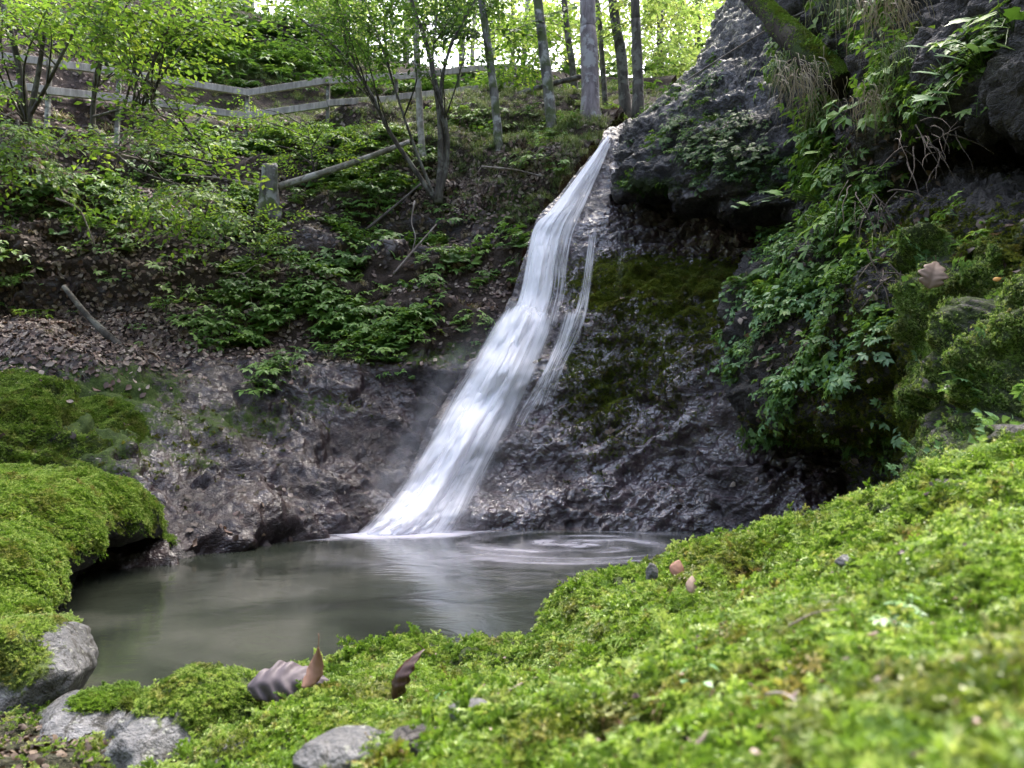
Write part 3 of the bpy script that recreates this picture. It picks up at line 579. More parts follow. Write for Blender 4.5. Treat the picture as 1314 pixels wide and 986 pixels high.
# ------------------------------------------------------------------ foliage templates
UP = np.array([0, 0, 1.0])
def frame(d, up=UP):
    x = np.asarray(d, float); x = x / np.linalg.norm(x); z = up - x * (up @ x)
    if np.linalg.norm(z) < 1e-3: z = np.array([1.0, 0, 0]) - x * x[0]
    z = z / np.linalg.norm(z); y = np.cross(z, x); return np.stack([x, y, z], 1)
def leafV(L, W, n=2, fold=0.18, curl=0.25, shape=0.8):
    t = np.linspace(0, 1, n + 1); w = W * 0.5 * np.sin(np.pi * np.clip(t, 0.02, 0.985) ** shape)
    zc = -curl * L * t ** 2
    V = np.stack([np.stack([t * L, -w, zc + fold * w * 2], 1), np.stack([t * L, 0 * t, zc], 1), np.stack([t * L, w, zc + fold * w * 2], 1)], 1).reshape(-1, 3)
    return V, tris(grid_quads(n + 1, 3))
def put(V, o, d, up=UP): return V @ frame(d, up).T + np.asarray(o)
def rdir(az, el): return np.array([math.cos(az) * math.cos(el), math.sin(az) * math.cos(el), math.sin(el)])
def strip(path, w):
    """flat two-sided blade along a path"""
    p = np.asarray(path); t = np.gradient(p, axis=0); s = np.cross(t, UP + np.array([0.01, 0.02, 0])); s /= np.maximum(np.linalg.norm(s, axis=1, keepdims=True), 1e-6)
    w = np.broadcast_to(np.asarray(w, float), (len(p),))[:, None]
    V = np.stack([p - s * w / 2, p + s * w / 2], 1).reshape(-1, 3); return V, tris(grid_quads(len(p), 2))
def herb_clump(seed, nst=6, size=1.0, nl=5, lw=0.5, el=(0.5, 1.3), ll=(0.24, 0.38), n=2):
    r = np.random.default_rng(seed); parts = []
    for s in range(nst):
        az = r.uniform(0, 2 * np.pi); e = r.uniform(*el); L = r.uniform(0.35, 0.95) * size
        d = rdir(az, e); o = np.append(r.normal(0, 0.06 * size, 2), 0)
        ts = np.linspace(0, 1, 4)[:, None]; path = o + d * L * ts + rdir(az, 0) * 0.25 * L * ts ** 2
        V, F = strip(path, 0.018 * size); parts.append((V, F, np.full(len(V), 0.2)))
        end = path[-1]; tone = r.uniform(0, 1)
        for k in range(nl):
            a = az + (k - (nl - 1) / 2) * (3.6 / nl) + r.normal(0, 0.12); l = r.uniform(*ll) * size * (1.15 - 0.4 * abs(k - (nl - 1) / 2) / nl)
            V, F = leafV(l, l * lw, n, 0.15, r.uniform(0.05, 0.35)); V = put(V, end, rdir(a, r.uniform(-0.35, 0.3)))
            parts.append((V, F, np.full(len(V), np.clip(tone + r.normal(0, 0.12), 0, 1))))
        if L > 0.6 * size:
            for k in (-1, 1):
                l = r.uniform(0.2, 0.3) * size; V, F = leafV(l, l * lw, n, 0.15, 0.2); V = put(V, path[2], rdir(az + k * 1.3, 0.1)); parts.append((V, F, np.full(len(V), tone)))
    return join(parts)
def round_clump(seed, nst=9, size=1.0):
    r = np.random.default_rng(seed); parts = []
    for s in range(nst):
        az = r.uniform(0, 2 * np.pi); d = rdir(az, r.uniform(0.4, 1.4)); L = r.uniform(0.25, 0.8) * size; o = np.append(r.normal(0, 0.1 * size, 2), 0)
        V, F = strip(o + d * L * np.linspace(0, 1, 3)[:, None], 0.014 * size); parts.append((V, F, np.full(len(V), 0.2)))
        l = r.uniform(0.2, 0.34) * size; V, F = leafV(l, l * 0.95, 3, 0.12, r.uniform(0, 0.3), 0.6); V = put(V, o + d * L, rdir(az + r.normal(0, 0.8), r.uniform(-0.6, 0.2)))
        parts.append((V, F, np.full(len(V), r.uniform(0, 1))))
    return join(parts)
def fern_clump(seed, nst=6, size=1.0):
    r = np.random.default_rng(seed); parts = []
    for s in range(nst):
        az = r.uniform(0, 2 * np.pi); L = r.uniform(0.6, 1.0) * size; e = r.uniform(0.5, 1.1); ts = np.linspace(0, 1, 12)
        path = rdir(az, e)[None] * L * ts[:, None]; path[:, 2] -= 0.45 * L * ts ** 2.2
        V, F = strip(path, 0.012 * size); tone = r.uniform(0, 1); parts.append((V, F, np.full(len(V), 0.3)))
        for i in range(2, 12):
            l = 0.3 * size * math.sin(math.pi * min(0.97, (i / 12.0) ** 0.7)) + 0.02
            for k in (-1, 1):
                V, F = leafV(l, l * 0.33, 1 if l < 0.1 else 2, 0.1, 0.2); V = put(V, path[i], rdir(az + k * 1.25, -0.1)); parts.append((V, F, np.full(len(V), tone)))
    return join(parts)
def grass_tuft(seed, n=34, size=1.0, droop=0.9, w=0.016, el=(0.7, 1.45), spread=0.08):
    r = np.random.default_rng(seed); parts = []
    for s in range(n):
        az = r.uniform(0, 2 * np.pi); L = r.uniform(0.5, 1.0) * size; e = r.uniform(*el); ts = np.linspace(0, 1, 6)
        p = np.append(r.normal(0, spread * size, 2), 0) + rdir(az, e)[None] * L * ts[:, None]; p[:, 2] -= droop * L * ts ** 2.2 * r.uniform(0.6, 1.2)
        V, F = strip(p, w * size * (1 - ts * 0.85)); parts.append((V, F, np.full(len(V), r.uniform(0, 1))))
    return join(parts)
def hang_tuft(seed, n=60, size=1.0, w=0.008, tone=(0, 1)):
    r = np.random.default_rng(seed); parts = []
    for s in range(n):
        L = r.uniform(0.25, 1.0) ** 1.3 * size; ts = np.linspace(0, 1, 6); a = r.uniform(-1.1, 1.1)
        p = np.array([r.normal(0, 0.2), r.normal(0, 0.08), r.normal(0, 0.12)]) * size + np.stack([math.sin(a) * 0.34 * L * ts ** 0.8 + r.normal(0, 0.12) * L * ts ** 2, -0.2 * L * ts ** 0.5 * r.uniform(0.3, 1.2), 0.12 * L * np.sin(ts * 2.4) - L * ts ** 1.35], 1) + r.normal(0, 0.022 * size, (6, 3)) * ts[:, None]
        tt = np.gradient(p, axis=0); sd = np.cross(tt, np.array([0, -1.0, 0.1])); sd /= np.linalg.norm(sd, axis=1, keepdims=True); ww = (w * size * (1.1 - ts))[:, None]
        V = np.stack([p - sd * ww, p + sd * ww], 1).reshape(-1, 3); parts.append((V, tris(grid_quads(6, 2)), np.full(len(V), r.uniform(*tone))))
    return join(parts)
def dead_leaf(seed, L=1.0):
    r = np.random.default_rng(seed); V, F = leafV(L, L * r.uniform(0.5, 0.8), 3, r.uniform(-0.35, 0.35), r.uniform(-0.4, 0.5), 0.75)
    V[:, 0] -= L / 2; V[:, 2] += r.normal(0, 0.05 * L, len(V)); return V, F, np.zeros(len(V))
def spray(seed, L=1.0, nl=22, leaf=0.11, lw=0.62, droop=0.15, flat=0.25, side=3):
    """leafy twig along +x: returns (leaves, twigs)"""
    r = np.random.default_rng(seed); lv, tw = [], []
    def axis(o, d, ln, k, rad):
        ts = np.linspace(0, 1, 6)[:, None]; p = o + d * ln * ts + UP * (-droop) * ln * ts ** 2 + r.normal(0, 0.015 * ln, (6, 3)) * ts
        V, F = tube(p, np.linspace(rad, rad * 0.35, 6), 3, False); tw.append((V, F))
        for i in range(k):
            t = (i + 0.6) / k; q = p[0] * 0; a = t * 5; j = min(int(a), 4); q = p[j] * (1 - (a - j)) + p[j + 1] * (a - j)
            sd = 1 if i % 2 else -1; az = math.atan2(d[1], d[0]) + sd * r.uniform(0.5, 1.2) * (1 - 0.7 * (i == k - 1))
            l = leaf * r.uniform(0.65, 1.15); V, F = leafV(l, l * lw, 2, r.uniform(0.0, 0.25), r.uniform(0.0, 0.5), 0.72)
            up = UP + r.normal(0, flat, 3); V = put(V, q, rdir(az, r.uniform(-0.5, 0.2)), up); lv.append((V, F, np.full(len(V), r.uniform(0, 1))))
    axis(np.zeros(3), np.array([1.0, 0, 0]), L, int(nl * 0.4), 0.006 * L)
    for s in range(side):
        t = 0.15 + 0.6 * s / max(side - 1, 1); sg = 1 if s % 2 else -1
        a = sg * r.uniform(0.5, 0.9); axis(np.array([t * L, 0, -droop * L * t * t]), rdir(a, r.uniform(-0.1, 0.15)), L * r.uniform(0.35, 0.6), max(3, int(nl * 0.6 / side)), 0.004 * L)
    return join(lv), join(tw)
def inst(tpl, pos, mats, tint=None, tw=0.55):
    """merge transformed copies of templates; mats (n,3,3) incl. scale"""
    V, F, T = tpl; n = len(pos); 
    if n == 0: return np.zeros((0, 3)), np.zeros((0, 3), int), np.zeros(0)
    Vo = np.einsum('nij,kj->nki', mats, V) + pos[:, None]
    Fo = (F[None] + (np.arange(n) * len(V))[:, None, None]).reshape(-1, 3)
    t0 = rng.uniform(0, 1, n) if tint is None else tint
    To = np.clip(T[None] * tw + t0[:, None] * (1 - tw), 0, 1).repeat(1, 0)
    return Vo.reshape(-1, 3), Fo, To.reshape(-1)
def rotz(a):
    c, s = np.cos(a), np.sin(a); z = np.zeros_like(a); o = z + 1
    return np.stack([np.stack([c, -s, z], -1), np.stack([s, c, z], -1), np.stack([z, z, o], -1)], -2)
def basis_from(nrm):
    """(n,3) -> rotation whose z axis is nrm"""
    z = nrm / np.linalg.norm(nrm, axis=1, keepdims=True); x = np.cross(np.array([0.1, 1.0, 0.2]), z); x /= np.linalg.norm(x, axis=1, keepdims=True)
    return np.stack([x, np.cross(z, x), z], -1)
def orient(nrm, upw, n):
    m = basis_from(nrm * (1 - upw) + UP * upw); return m @ rotz(rng.uniform(0, 2 * np.pi, n))
def sample(key, n, wf=None):
    G, N = SURF[key]; nv, nu = G.shape[:2]
    A = np.linalg.norm(np.cross(G[1:, :-1] - G[:-1, :-1], G[:-1, 1:] - G[:-1, :-1]), axis=-1)
    c = (G[1:, 1:] + G[:-1, :-1]) / 2; u, v = proj(c)
    vis = (u > -260) & (u < 1560) & (v > -320) & (v < 1080)
    Wt = A * vis * (wf(u, v, c, N[:-1, :-1]) if wf else 1.0); p = Wt.ravel(); p = p / p.sum()
    k = rng.choice(len(p), n, p=p); i, j = k // (nu - 1), k % (nu - 1); a, b = rng.uniform(0, 1, (2, n, 1))
    pos = (G[i, j] * (1 - a) + G[i, j + 1] * a) * (1 - b) + (G[i + 1, j] * (1 - a) + G[i + 1, j + 1] * a) * b
    return pos, N[i, j]
def scatter(key, n, tpls, wf, size, upw=0.6, lift=0.0, tw=0.55):
    pos, nr = sample(key, n, wf); k = rng.integers(0, len(tpls), n); out = []
    for q, t in enumerate(tpls):
        s = k == q; m = orient(nr[s], upw, s.sum()) * rng.uniform(size[0], size[1], s.sum())[:, None, None]
        out.append(inst(t, pos[s] + nr[s] * lift, m, tw=tw))
    return join(out)
def stuff(name, parts, mat, label, cat, smooth=True):
    V, F, T = join(parts); return link(name, new_mesh(name, V, F, {'tint': T}, mat=mat, smooth=smooth), kind='stuff', label=label, cat=cat)
HERB = [herb_clump(s, 7, 1, 5) for s in (1, 2, 3)] + [herb_clump(4, 8, 1, 3, 0.6), herb_clump(5, 6, 1, 7, 0.4)]
ROUND = [round_clump(s) for s in (11, 12, 13)]
FERN = [fern_clump(s) for s in (21, 22)]
GRASS = [grass_tuft(s) for s in (31, 32, 33)]
DEAD = [dead_leaf(s) for s in range(41, 49)]
# ------------------------------------------------------------------ ground cover on the banks
up_bank = lambda u, v: (v < 470) * 1.0
cov = lambda u, v, c, N: (c[..., 1] < 13.2) * sstep(158, 185, v + 25 * (u > 560)) * (v < 452 + 130 * fbm(c * 1.5, 3, 107)) * (0.03 + sstep(-0.12, 0.3, fbm(c * 1.5, 3, 101))) * (0.12 + ell(u, v, [(400,425,130,45,1.6),(520,370,130,55,1.3),(330,290,120,60,0.8),(560,320,120,50,0.7),(470,240,160,50,0.5),(200,260,120,60,0.45),(330,170,220,40,0.6),(650,300,40,50,0.8),(120,320,160,60,0.25),(390,480,50,45,1.4),(300,490,60,30,0.6),(480,465,50,20,0.7)])) * (1 - 0.92 * ell(u, v, [(90,428,150,28,1.0),(600,250,50,30,0.8),(60,385,80,22,1.0),(520,292,80,16,0.9)]))
stuff('ground_cover', [scatter('hill', 500, HERB[:3] + FERN, lambda u, v, c, N: (c[..., 1] > 12.8) * (c[..., 1] < 20) * (v < 125) * ell(u, v, [(320,70,160,35,1.0),(560,115,200,14,0.6)]), (0.25, 0.6), 0.7)], M['leaf_dark'], 'dark ferns and herbs on the slope above the fence', 'ground cover')
stuff('ground_cover', [scatter('hill', 2100, HERB + ROUND[:1] + FERN, cov, (0.08, 0.30), 0.62)], M['leaf_herb'], 'green leafy undergrowth spread over the earth bank', 'ground cover')
gr = lambda u, v, c, N: (c[..., 1] < 17) * (v < 300) * (0.05 + ell(u, v, [(480,160,160,40,0.8),(640,175,90,60,0.9),(740,200,40,60,2.2),(680,255,40,40,1.0),(360,170,60,30,0.7),(330,85,140,30,0.9),(620,115,160,14,0.8),(480,210,60,30,0.7)]))
stuff('bank_grass', [scatter('hill', 4600, GRASS, gr, (0.14, 0.40), 0.75)], M['grass'], 'tufts of thin grass along the top of the bank', 'grass')
lit = lambda u, v, c, N: (c[..., 1] < 13.5) * (v < 700) * (0.18 * (v < 470) + ell(u, v, [(90,428,190,36,2.2),(290,420,90,25,1.2),(600,248,45,28,2.6),(690,215,40,25,2.0),(150,300,180,80,0.7),(560,250,60,25,0.6),(345,650,90,22,0.06),(270,690,60,20,0.07),(620,360,60,20,.5)]))
stuff('dry_stems', [scatter('hill', 330, GRASS, lambda u, v, c, N: (c[..., 1] < 13) * (v < 470) * (v > 150), (0.12, 0.34), 0.7)], M['straw'], 'dry straw coloured grass stems scattered over the bank', 'dry grass')
stuff('leaf_litter', [scatter('hill', 24000, DEAD, lit, (0.03, 0.085), 0.0, 0.02, 0.0)], M['litter'], 'brown fallen leaves littering the bank', 'leaf litter')
lr = lambda u, v, c, N: ell(u, v, [(800,560,120,60,0.4),(850,470,100,80,0.3),(900,600,80,60,0.5),(970,545,20,30,1.2)])
stuff('leaf_litter', [scatter('rock', 70, DEAD, lr, (0.035, 0.075), 0.0, 0.02, 0.0), scatter('cliff', 900, DEAD, lambda u, v, c, N: ell(u, v, [(1040,430,110,110,0.6),(1130,210,60,60,0.7),(1190,330,90,50,1.0)]), (0.03, 0.07), 0.1, 0.02, 0.0),
    scatter('outcrop', 160, DEAD, lambda u, v, c, N: (N[..., 2] > 0.1) * 1.0, (0.04, 0.08), 0, 0.015, 0.0)], M['litter'], 'scattered fallen leaves on the wet rocks', 'leaf litter')
# right-hand plant bank and cliff
pb = lambda u, v, c, N: (0.04 + sstep(-0.15, 0.25, fbm(c * 2.6, 3, 102))) * ell(u, v, [(1000,400,60,60,1.4),(1040,470,90,80,1.5),(1080,350,60,50,1.0),(1010,540,45,35,0.9),(1100,430,50,60,0.8)]) * (u < 1150)
stuff('ground_cover', [scatter('cliff', 420, ROUND + HERB[:4] + FERN, pb, (0.06, 0.17), 0.45)], M['leaf_herb'], 'mid green herbs mixed among the pale herbs right of the fall', 'ground cover')
stuff('ground_cover', [scatter('cliff', 420, ROUND + HERB[:4], pb, (0.06, 0.18), 0.5), scatter('buttress', 90, ROUND + HERB[:2], lambda u, v, c, N: (u > 1130) * (u < 1400) * (v < 640) * (0.1 + sstep(0, 0.3, fbm(c * 2, 3, 108))), (0.05, 0.13), 0.5)], M['leaf_pale'], 'pale green leafy herbs crowding the rock bank right of the fall', 'ground cover')
pc = lambda u, v, c, N: (0.04 + sstep(-0.1, 0.3, fbm(c * 2.2, 3, 103))) * ell(u, v, [(1080,200,50,90,1.2),(1130,120,90,60,0.9),(1100,290,40,40,1.2),(1170,300,60,40,0.5),(1240,90,80,60,0.5),(1150,20,150,50,0.6),(1060,60,50,60,0.6)])
stuff('ground_cover', [scatter('cliff', 380, HERB + ROUND, pc, (0.08, 0.24), 0.55)], M['leaf_herb'], 'leafy herbs rooted in cracks of the right hand cliff', 'ground cover')
dm = lambda u, v, c, N: (0.03 + sstep(-0.1, 0.3, fbm(c * 2.2, 3, 104))) * ell(u, v, [(828,238,40,8,1.0),(905,175,60,40,1.2),(950,215,80,25,1.2),(905,130,40,30,0.6),(985,240,40,15,0.8),(885,215,40,20,.6)])
stuff('ground_cover', [scatter('dome', 260, HERB[:4] + ROUND[:1], dm, (0.06, 0.17), 0.5)], M['leaf_dark'], 'small green plants growing on the seeping overhang', 'ground cover')
stuff('bank_grass', [scatter('cliff', 90, GRASS, pc, (0.2, 0.4), 0.6), scatter('dome', 60, GRASS, lambda u, v, c, N: ell(u, v, [(960,150,60,60,1),(900,90,30,30,1)]), (0.12, 0.25), 0.5)], M['grass'], 'grass tufts in cracks of the cliff', 'grass')
# ------------------------------------------------------------------ moss shoots (ground cover: geometry-node instances)
def moss_shoot(r, L, nb=3, leafl=0.28, tip=True):
    parts = []; az = r.uniform(0, 6.28); e = r.uniform(0.5, 1.35)
    def ax(o, d, ln, k, lf):
        ts = np.linspace(0, 1, 4)[:, None]; p = o + d * ln * ts - UP * 0.25 * ln * ts ** 2
        for i in range(k):
            t = (i + 0.7) / k; a = t * 3; j = min(int(a), 2); q = p[j] * (1 - (a - j)) + p[j + 1] * (a - j)
            for sd in range(3):
                aa = r.uniform(0, 6.28); up = rdir(aa, 0.4); dd = d * 0.75 + rdir(aa, 0.35) * 0.8; l = lf * (1.1 - 0.5 * t) * r.uniform(0.7, 1.2)
                x = dd / np.linalg.norm(dd); y = np.cross(x, up); y /= max(np.linalg.norm(y), 1e-5)
                V = np.stack([q, q + x * l * 0.45 + y * l * 0.26, q + x * l, q + x * l * 0.45 - y * l * 0.26])
                parts.append((V, np.array([[0, 1, 2], [0, 2, 3]]), np.full(4, 0.25 + 0.5 * t)))
    d = rdir(az, e); ax(np.zeros(3), d, L, 7, leafl * L)
    for b in range(nb):
        t = r.uniform(0.25, 0.8); ax(d * L * t - UP * 0.25 * L * t * t, rdir(az + r.choice([-1, 1]) * r.uniform(0.6, 1.2), e * r.uniform(0.2, 0.8)), L * r.uniform(0.35, 0.55), 4, leafl * 0.85 * L)
    return join(parts)
def moss_clump(seed, n=7, spread=0.5):
    r = np.random.default_rng(seed); ps = []
    for i in range(n):
        V, F, T = moss_shoot(r, r.uniform(0.6, 1.1)); V = V + np.append(r.normal(0, spread, 2), -0.1); ps.append((V, F, np.clip(T + r.normal(0, 0.1), 0, 1)))
    return join(ps)
def tpl_coll(name, tpls, mat):
    c = bpy.data.collections.new(name)
    for t in tpls: c.objects.link(bpy.data.objects.new(name, new_mesh(name, t[0], t[1], {'tint': t[2] * 0.5}, mat=mat, smooth=False)))
    return c
def gn_scatter(name, pos, nrm, size, upw, coll, label):
    n = len(pos); m = orient(nrm, upw, n)
    eul = np.array([Matrix(x.tolist()).to_euler()[:] for x in m]); s = size if not isinstance(size, tuple) else rng.uniform(size[0], size[1], n)
    me = bpy.data.meshes.new(name); me.vertices.add(n); me.vertices.foreach_set('co', np.ascontiguousarray(pos, np.float32).ravel())
    a = me.attributes.new('rot', 'FLOAT_VECTOR', 'POINT'); a.data.foreach_set('vector', eul.astype(np.float32).ravel())
    a = me.attributes.new('scl', 'FLOAT', 'POINT'); a.data.foreach_set('value', s.astype(np.float32))
    me.update(); o = link(name, me, kind='stuff', label=label, cat='moss')
    g = bpy.data.node_groups.new(name, 'GeometryNodeTree'); g.interface.new_socket('Geometry', in_out='INPUT', socket_type='NodeSocketGeometry'); g.interface.new_socket('Geometry', in_out='OUTPUT', socket_type='NodeSocketGeometry')
    N_ = g.nodes.new; i = N_('NodeGroupInput'); ou = N_('NodeGroupOutput'); ip = N_('GeometryNodeInstanceOnPoints'); ci = N_('GeometryNodeCollectionInfo')
    ci.inputs['Collection'].default_value = coll; ci.inputs['Separate Children'].default_value = True; ci.inputs['Reset Children'].default_value = True
    r = N_('GeometryNodeInputNamedAttribute'); r.data_type = 'FLOAT_VECTOR'; r.inputs['Name'].default_value = 'rot'
    sN = N_('GeometryNodeInputNamedAttribute'); sN.data_type = 'FLOAT'; sN.inputs['Name'].default_value = 'scl'
    er = N_('FunctionNodeEulerToRotation')
    g.links.new(i.outputs[0], ip.inputs['Points']); g.links.new(ci.outputs[0], ip.inputs['Instance']); ip.inputs['Pick Instance'].default_value = True
    g.links.new(r.outputs['Attribute'], er.inputs[0]); g.links.new(er.outputs[0], ip.inputs['Rotation']); g.links.new(sN.outputs['Attribute'], ip.inputs['Scale']); g.links.new(ip.outputs[0], ou.inputs[0])
    md = o.modifiers.new('scatter', 'NODES'); md.node_group = g; return o
MC = tpl_coll('moss_shoots', [moss_clump(s) for s in range(60, 66)], M['moss'])
MD = tpl_coll('moss_shoots_dark', [moss_clump(s, 7, 0.4) for s in range(70, 74)], M['moss_dark'])
# foreground bank: density follows what the lens can resolve
def mw(u, v, c, N):
    rk = ell(u, v, [(60,960,190,75,1.0),(250,965,110,55,0.75),(320,900,60,18,.9)])
    return (1 - np.clip(rk, 0, 0.97)) / np.clip(c[..., 1], 0.35, 3) ** 1.25 * (c[..., 2] > -0.05)
_cz = (1 - 0.8 * CUSH ** 3)[:-1, :-1]
pos, nr = sample('mound', 40000, lambda *a: mw(*a) * _cz * (0.2 + sstep(-0.35, 0.1, fbm(a[2] * 14, 3, 105)))); dist = pos[:, 1]
sz = (0.0165 + 0.006 * np.clip(dist / 2.2, 0.2, 1.1)) * np.exp(rng.normal(0, 0.35, len(pos)))
gn_scatter('moss', pos, nr, sz, 0.3, MC, 'bright green feather moss carpeting the foreground bank')
def sprig(seed, nb=9):
    r = np.random.default_rng(seed); parts = []
    ts = np.linspace(0, 1, 9); bend = r.uniform(0.2, 0.7); path = np.stack([ts * 1.0, 0.15 * np.sin(ts * r.uniform(1, 3)), 0.55 * ts - bend * ts ** 2], 1)
    def needles(p, n, l):
        for i in range(n):
            f = (i + 0.5) / n * (len(p) - 1); j = min(int(f), len(p) - 2); q = p[j] * (1 - f + j) + p[j + 1] * (f - j); d = p[j + 1] - p[j]; d = d / np.linalg.norm(d)
            for sd in range(2):
                aa = r.uniform(0, 6.28); x = d * 0.8 + rdir(aa, r.uniform(-0.6, 0.8)) * 0.7; x /= np.linalg.norm(x); y = np.cross(x, rdir(aa + 1.5, 0.5)); y /= max(np.linalg.norm(y), 1e-4); ll = l * r.uniform(0.7, 1.2)
                parts.append((np.stack([q, q + x * ll * 0.4 + y * ll * 0.28, q + x * ll, q + x * ll * 0.4 - y * ll * 0.28]), np.array([[0, 1, 2], [0, 2, 3]]), np.full(4, 0.3 + 0.5 * i / n)))
    needles(path, 22, 0.10)
    for b in range(nb):
        k = (b + 1) / (nb + 1); i = int(k * 8); sd = 1 if b % 2 else -1; ln = 0.42 * math.sin(math.pi * min(0.95, k ** 0.7)) + 0.08
        e = path[i] + np.array([0.45 * ln, sd * ln * 0.9, r.uniform(-0.05, 0.15) * ln]); needles(np.linspace(path[i], e, 4), 8, 0.085)
    return join(parts)
MSPR = tpl_coll('moss_sprigs', [sprig(s) for s in range(110, 115)], M['moss'])
pos, nr = sample('mound', 9000, lambda u, v, c, N: mw(u, v, c, N) * _cz * (u > 450) * (c[..., 1] < 2.4) * (0.15 + sstep(-0.1, 0.25, fbm(c * 3.0, 3, 115))))
gn_scatter('moss', pos + nr * 0.008, nr, 0.034 * np.exp(rng.normal(0, 0.3, len(pos))), 0.25, MSPR, 'long feathery moss sprigs lying over the foreground cushions')
pos, nr = sample('boulder', 24000, lambda u, v, c, N: sstep(-0.25, 0.4, N[..., 2] + 0.3 * vnoise(c * 2.5, 4)) * (u > -120))
gn_scatter('moss', pos, nr, (0.018, 0.034), 0.2, MC, 'yellow green moss on top of the left boulder')
pos, nr = sample('outcrop', 26000, lambda u, v, c, N: ell(u, v, [(60,510,220,80,1.0),(60,590,150,60,1.0),(190,560,90,60,0.8)]) * sstep(-0.35, 0.35, N[..., 2] + 0.4 * vnoise(c * 2.5, 4)) * (u > -100))
gn_scatter('moss', pos, nr, (0.018, 0.034), 0.2, MC, 'green moss on the left outcrop')
pos, nr = sample('buttress', 20000, lambda u, v, c, N: (u > 1100) * (u < 1420) * sstep(0.35, 0.75, 0.55 + 0.5 * fbm(c * 1.8, 3, 64) + 0.35 * N[..., 2]))
gn_scatter('moss', pos, nr, (0.014, 0.028), 0.25, MC, 'yellow green moss clinging to the right hand buttress')
pos, nr = sample('rock', 14000, lambda u, v, c, N: ell(u, v, [(870,362,95,18,1.2),(820,348,50,14,0.9),(780,385,24,12,0.9),(860,400,60,14,0.5),(905,420,40,40,0.25),(770,500,45,60,0.2),(830,450,60,60,0.2),(930,390,50,30,0.5)]))
gn_scatter('moss', pos, nr, (0.02, 0.04), 0.2, MD, 'flat olive moss on the ledge beside the fall')
pos, nr = sample('cliff', 12000, lambda u, v, c, N: ell(u, v, [(1180,520,60,90,0.8),(1130,440,40,60,0.6),(1270,330,90,40,0.9),(1200,300,60,30,0.7),(1040,560,60,25,0.6),(1100,500,60,80,0.6)]))
gn_scatter('moss', pos, nr, (0.016, 0.032), 0.25, MD, 'olive moss hanging on the shaded right cliff')
pos, nr = sample('hill', 9000, lambda u, v, c, N: ell(u, v, [(600,455,60,16,1.0),(540,462,60,10,0.6),(640,260,60,30,0.5),(310,545,110,26,0.55),(410,520,70,20,0.4),(235,570,70,45,.7)]))
gn_scatter('moss', pos, nr, (0.02, 0.04), 0.2, MD, 'dark moss on the rock foot of the bank')
def stalks():
    pos, nr = sample('mound', 420, lambda u, v, c, N: (1 - ell(u, v, [(60,960,190,75,1.0)])) * (u > 350) / np.clip(c[..., 1], 0.4, 3) ** 1.6); ps = []
    for p_, n_ in zip(pos, nr):
        h = rng.uniform(0.025, 0.05); d_ = n_ * 0.5 + UP + rng.normal(0, 0.3, 3); d_ /= np.linalg.norm(d_); a_ = p_ + d_ * h
        V, F = tube(crom(np.array([p_, p_ + d_ * h * 0.6, a_, a_ + np.array([rng.normal(0, 0.004), 0, -0.001])]), 7), [0.0005] * 5 + [0.0011, 0.0006], 4); ps.append((V, F, np.full(len(V), rng.uniform(0, 1))))
    stuff('moss_stalks', ps, M['stalk'], 'thin reddish spore stalks standing in the foreground moss', 'moss stalks')
    pos, nr = sample('mound', 700, lambda u, v, c, N: (u > 300) / np.clip(c[..., 1], 0.4, 3) ** 1.2); ps = []
    for i, t in enumerate(DEAD): q = slice(i, None, len(DEAD)); ps.append(inst(t, pos[q] + nr[q] * 0.022, orient(nr[q], 0, len(pos[q])) @ np.array(Euler((0.6, 0.3, 0)).to_matrix()) * rng.uniform(0.004, 0.014, len(pos[q]))[:, None, None], tw=0))
    stuff('leaf_litter', ps, M['litter'], 'brown crumbs of dead leaves caught in the foreground moss', 'leaf litter')
M['stalk'] = leaf_mat('moss_stalk', ((0.12, 0.05, 0.03), (0.2, 0.10, 0.04), (0.14, 0.13, 0.03)), trans=0.1)
stalks()
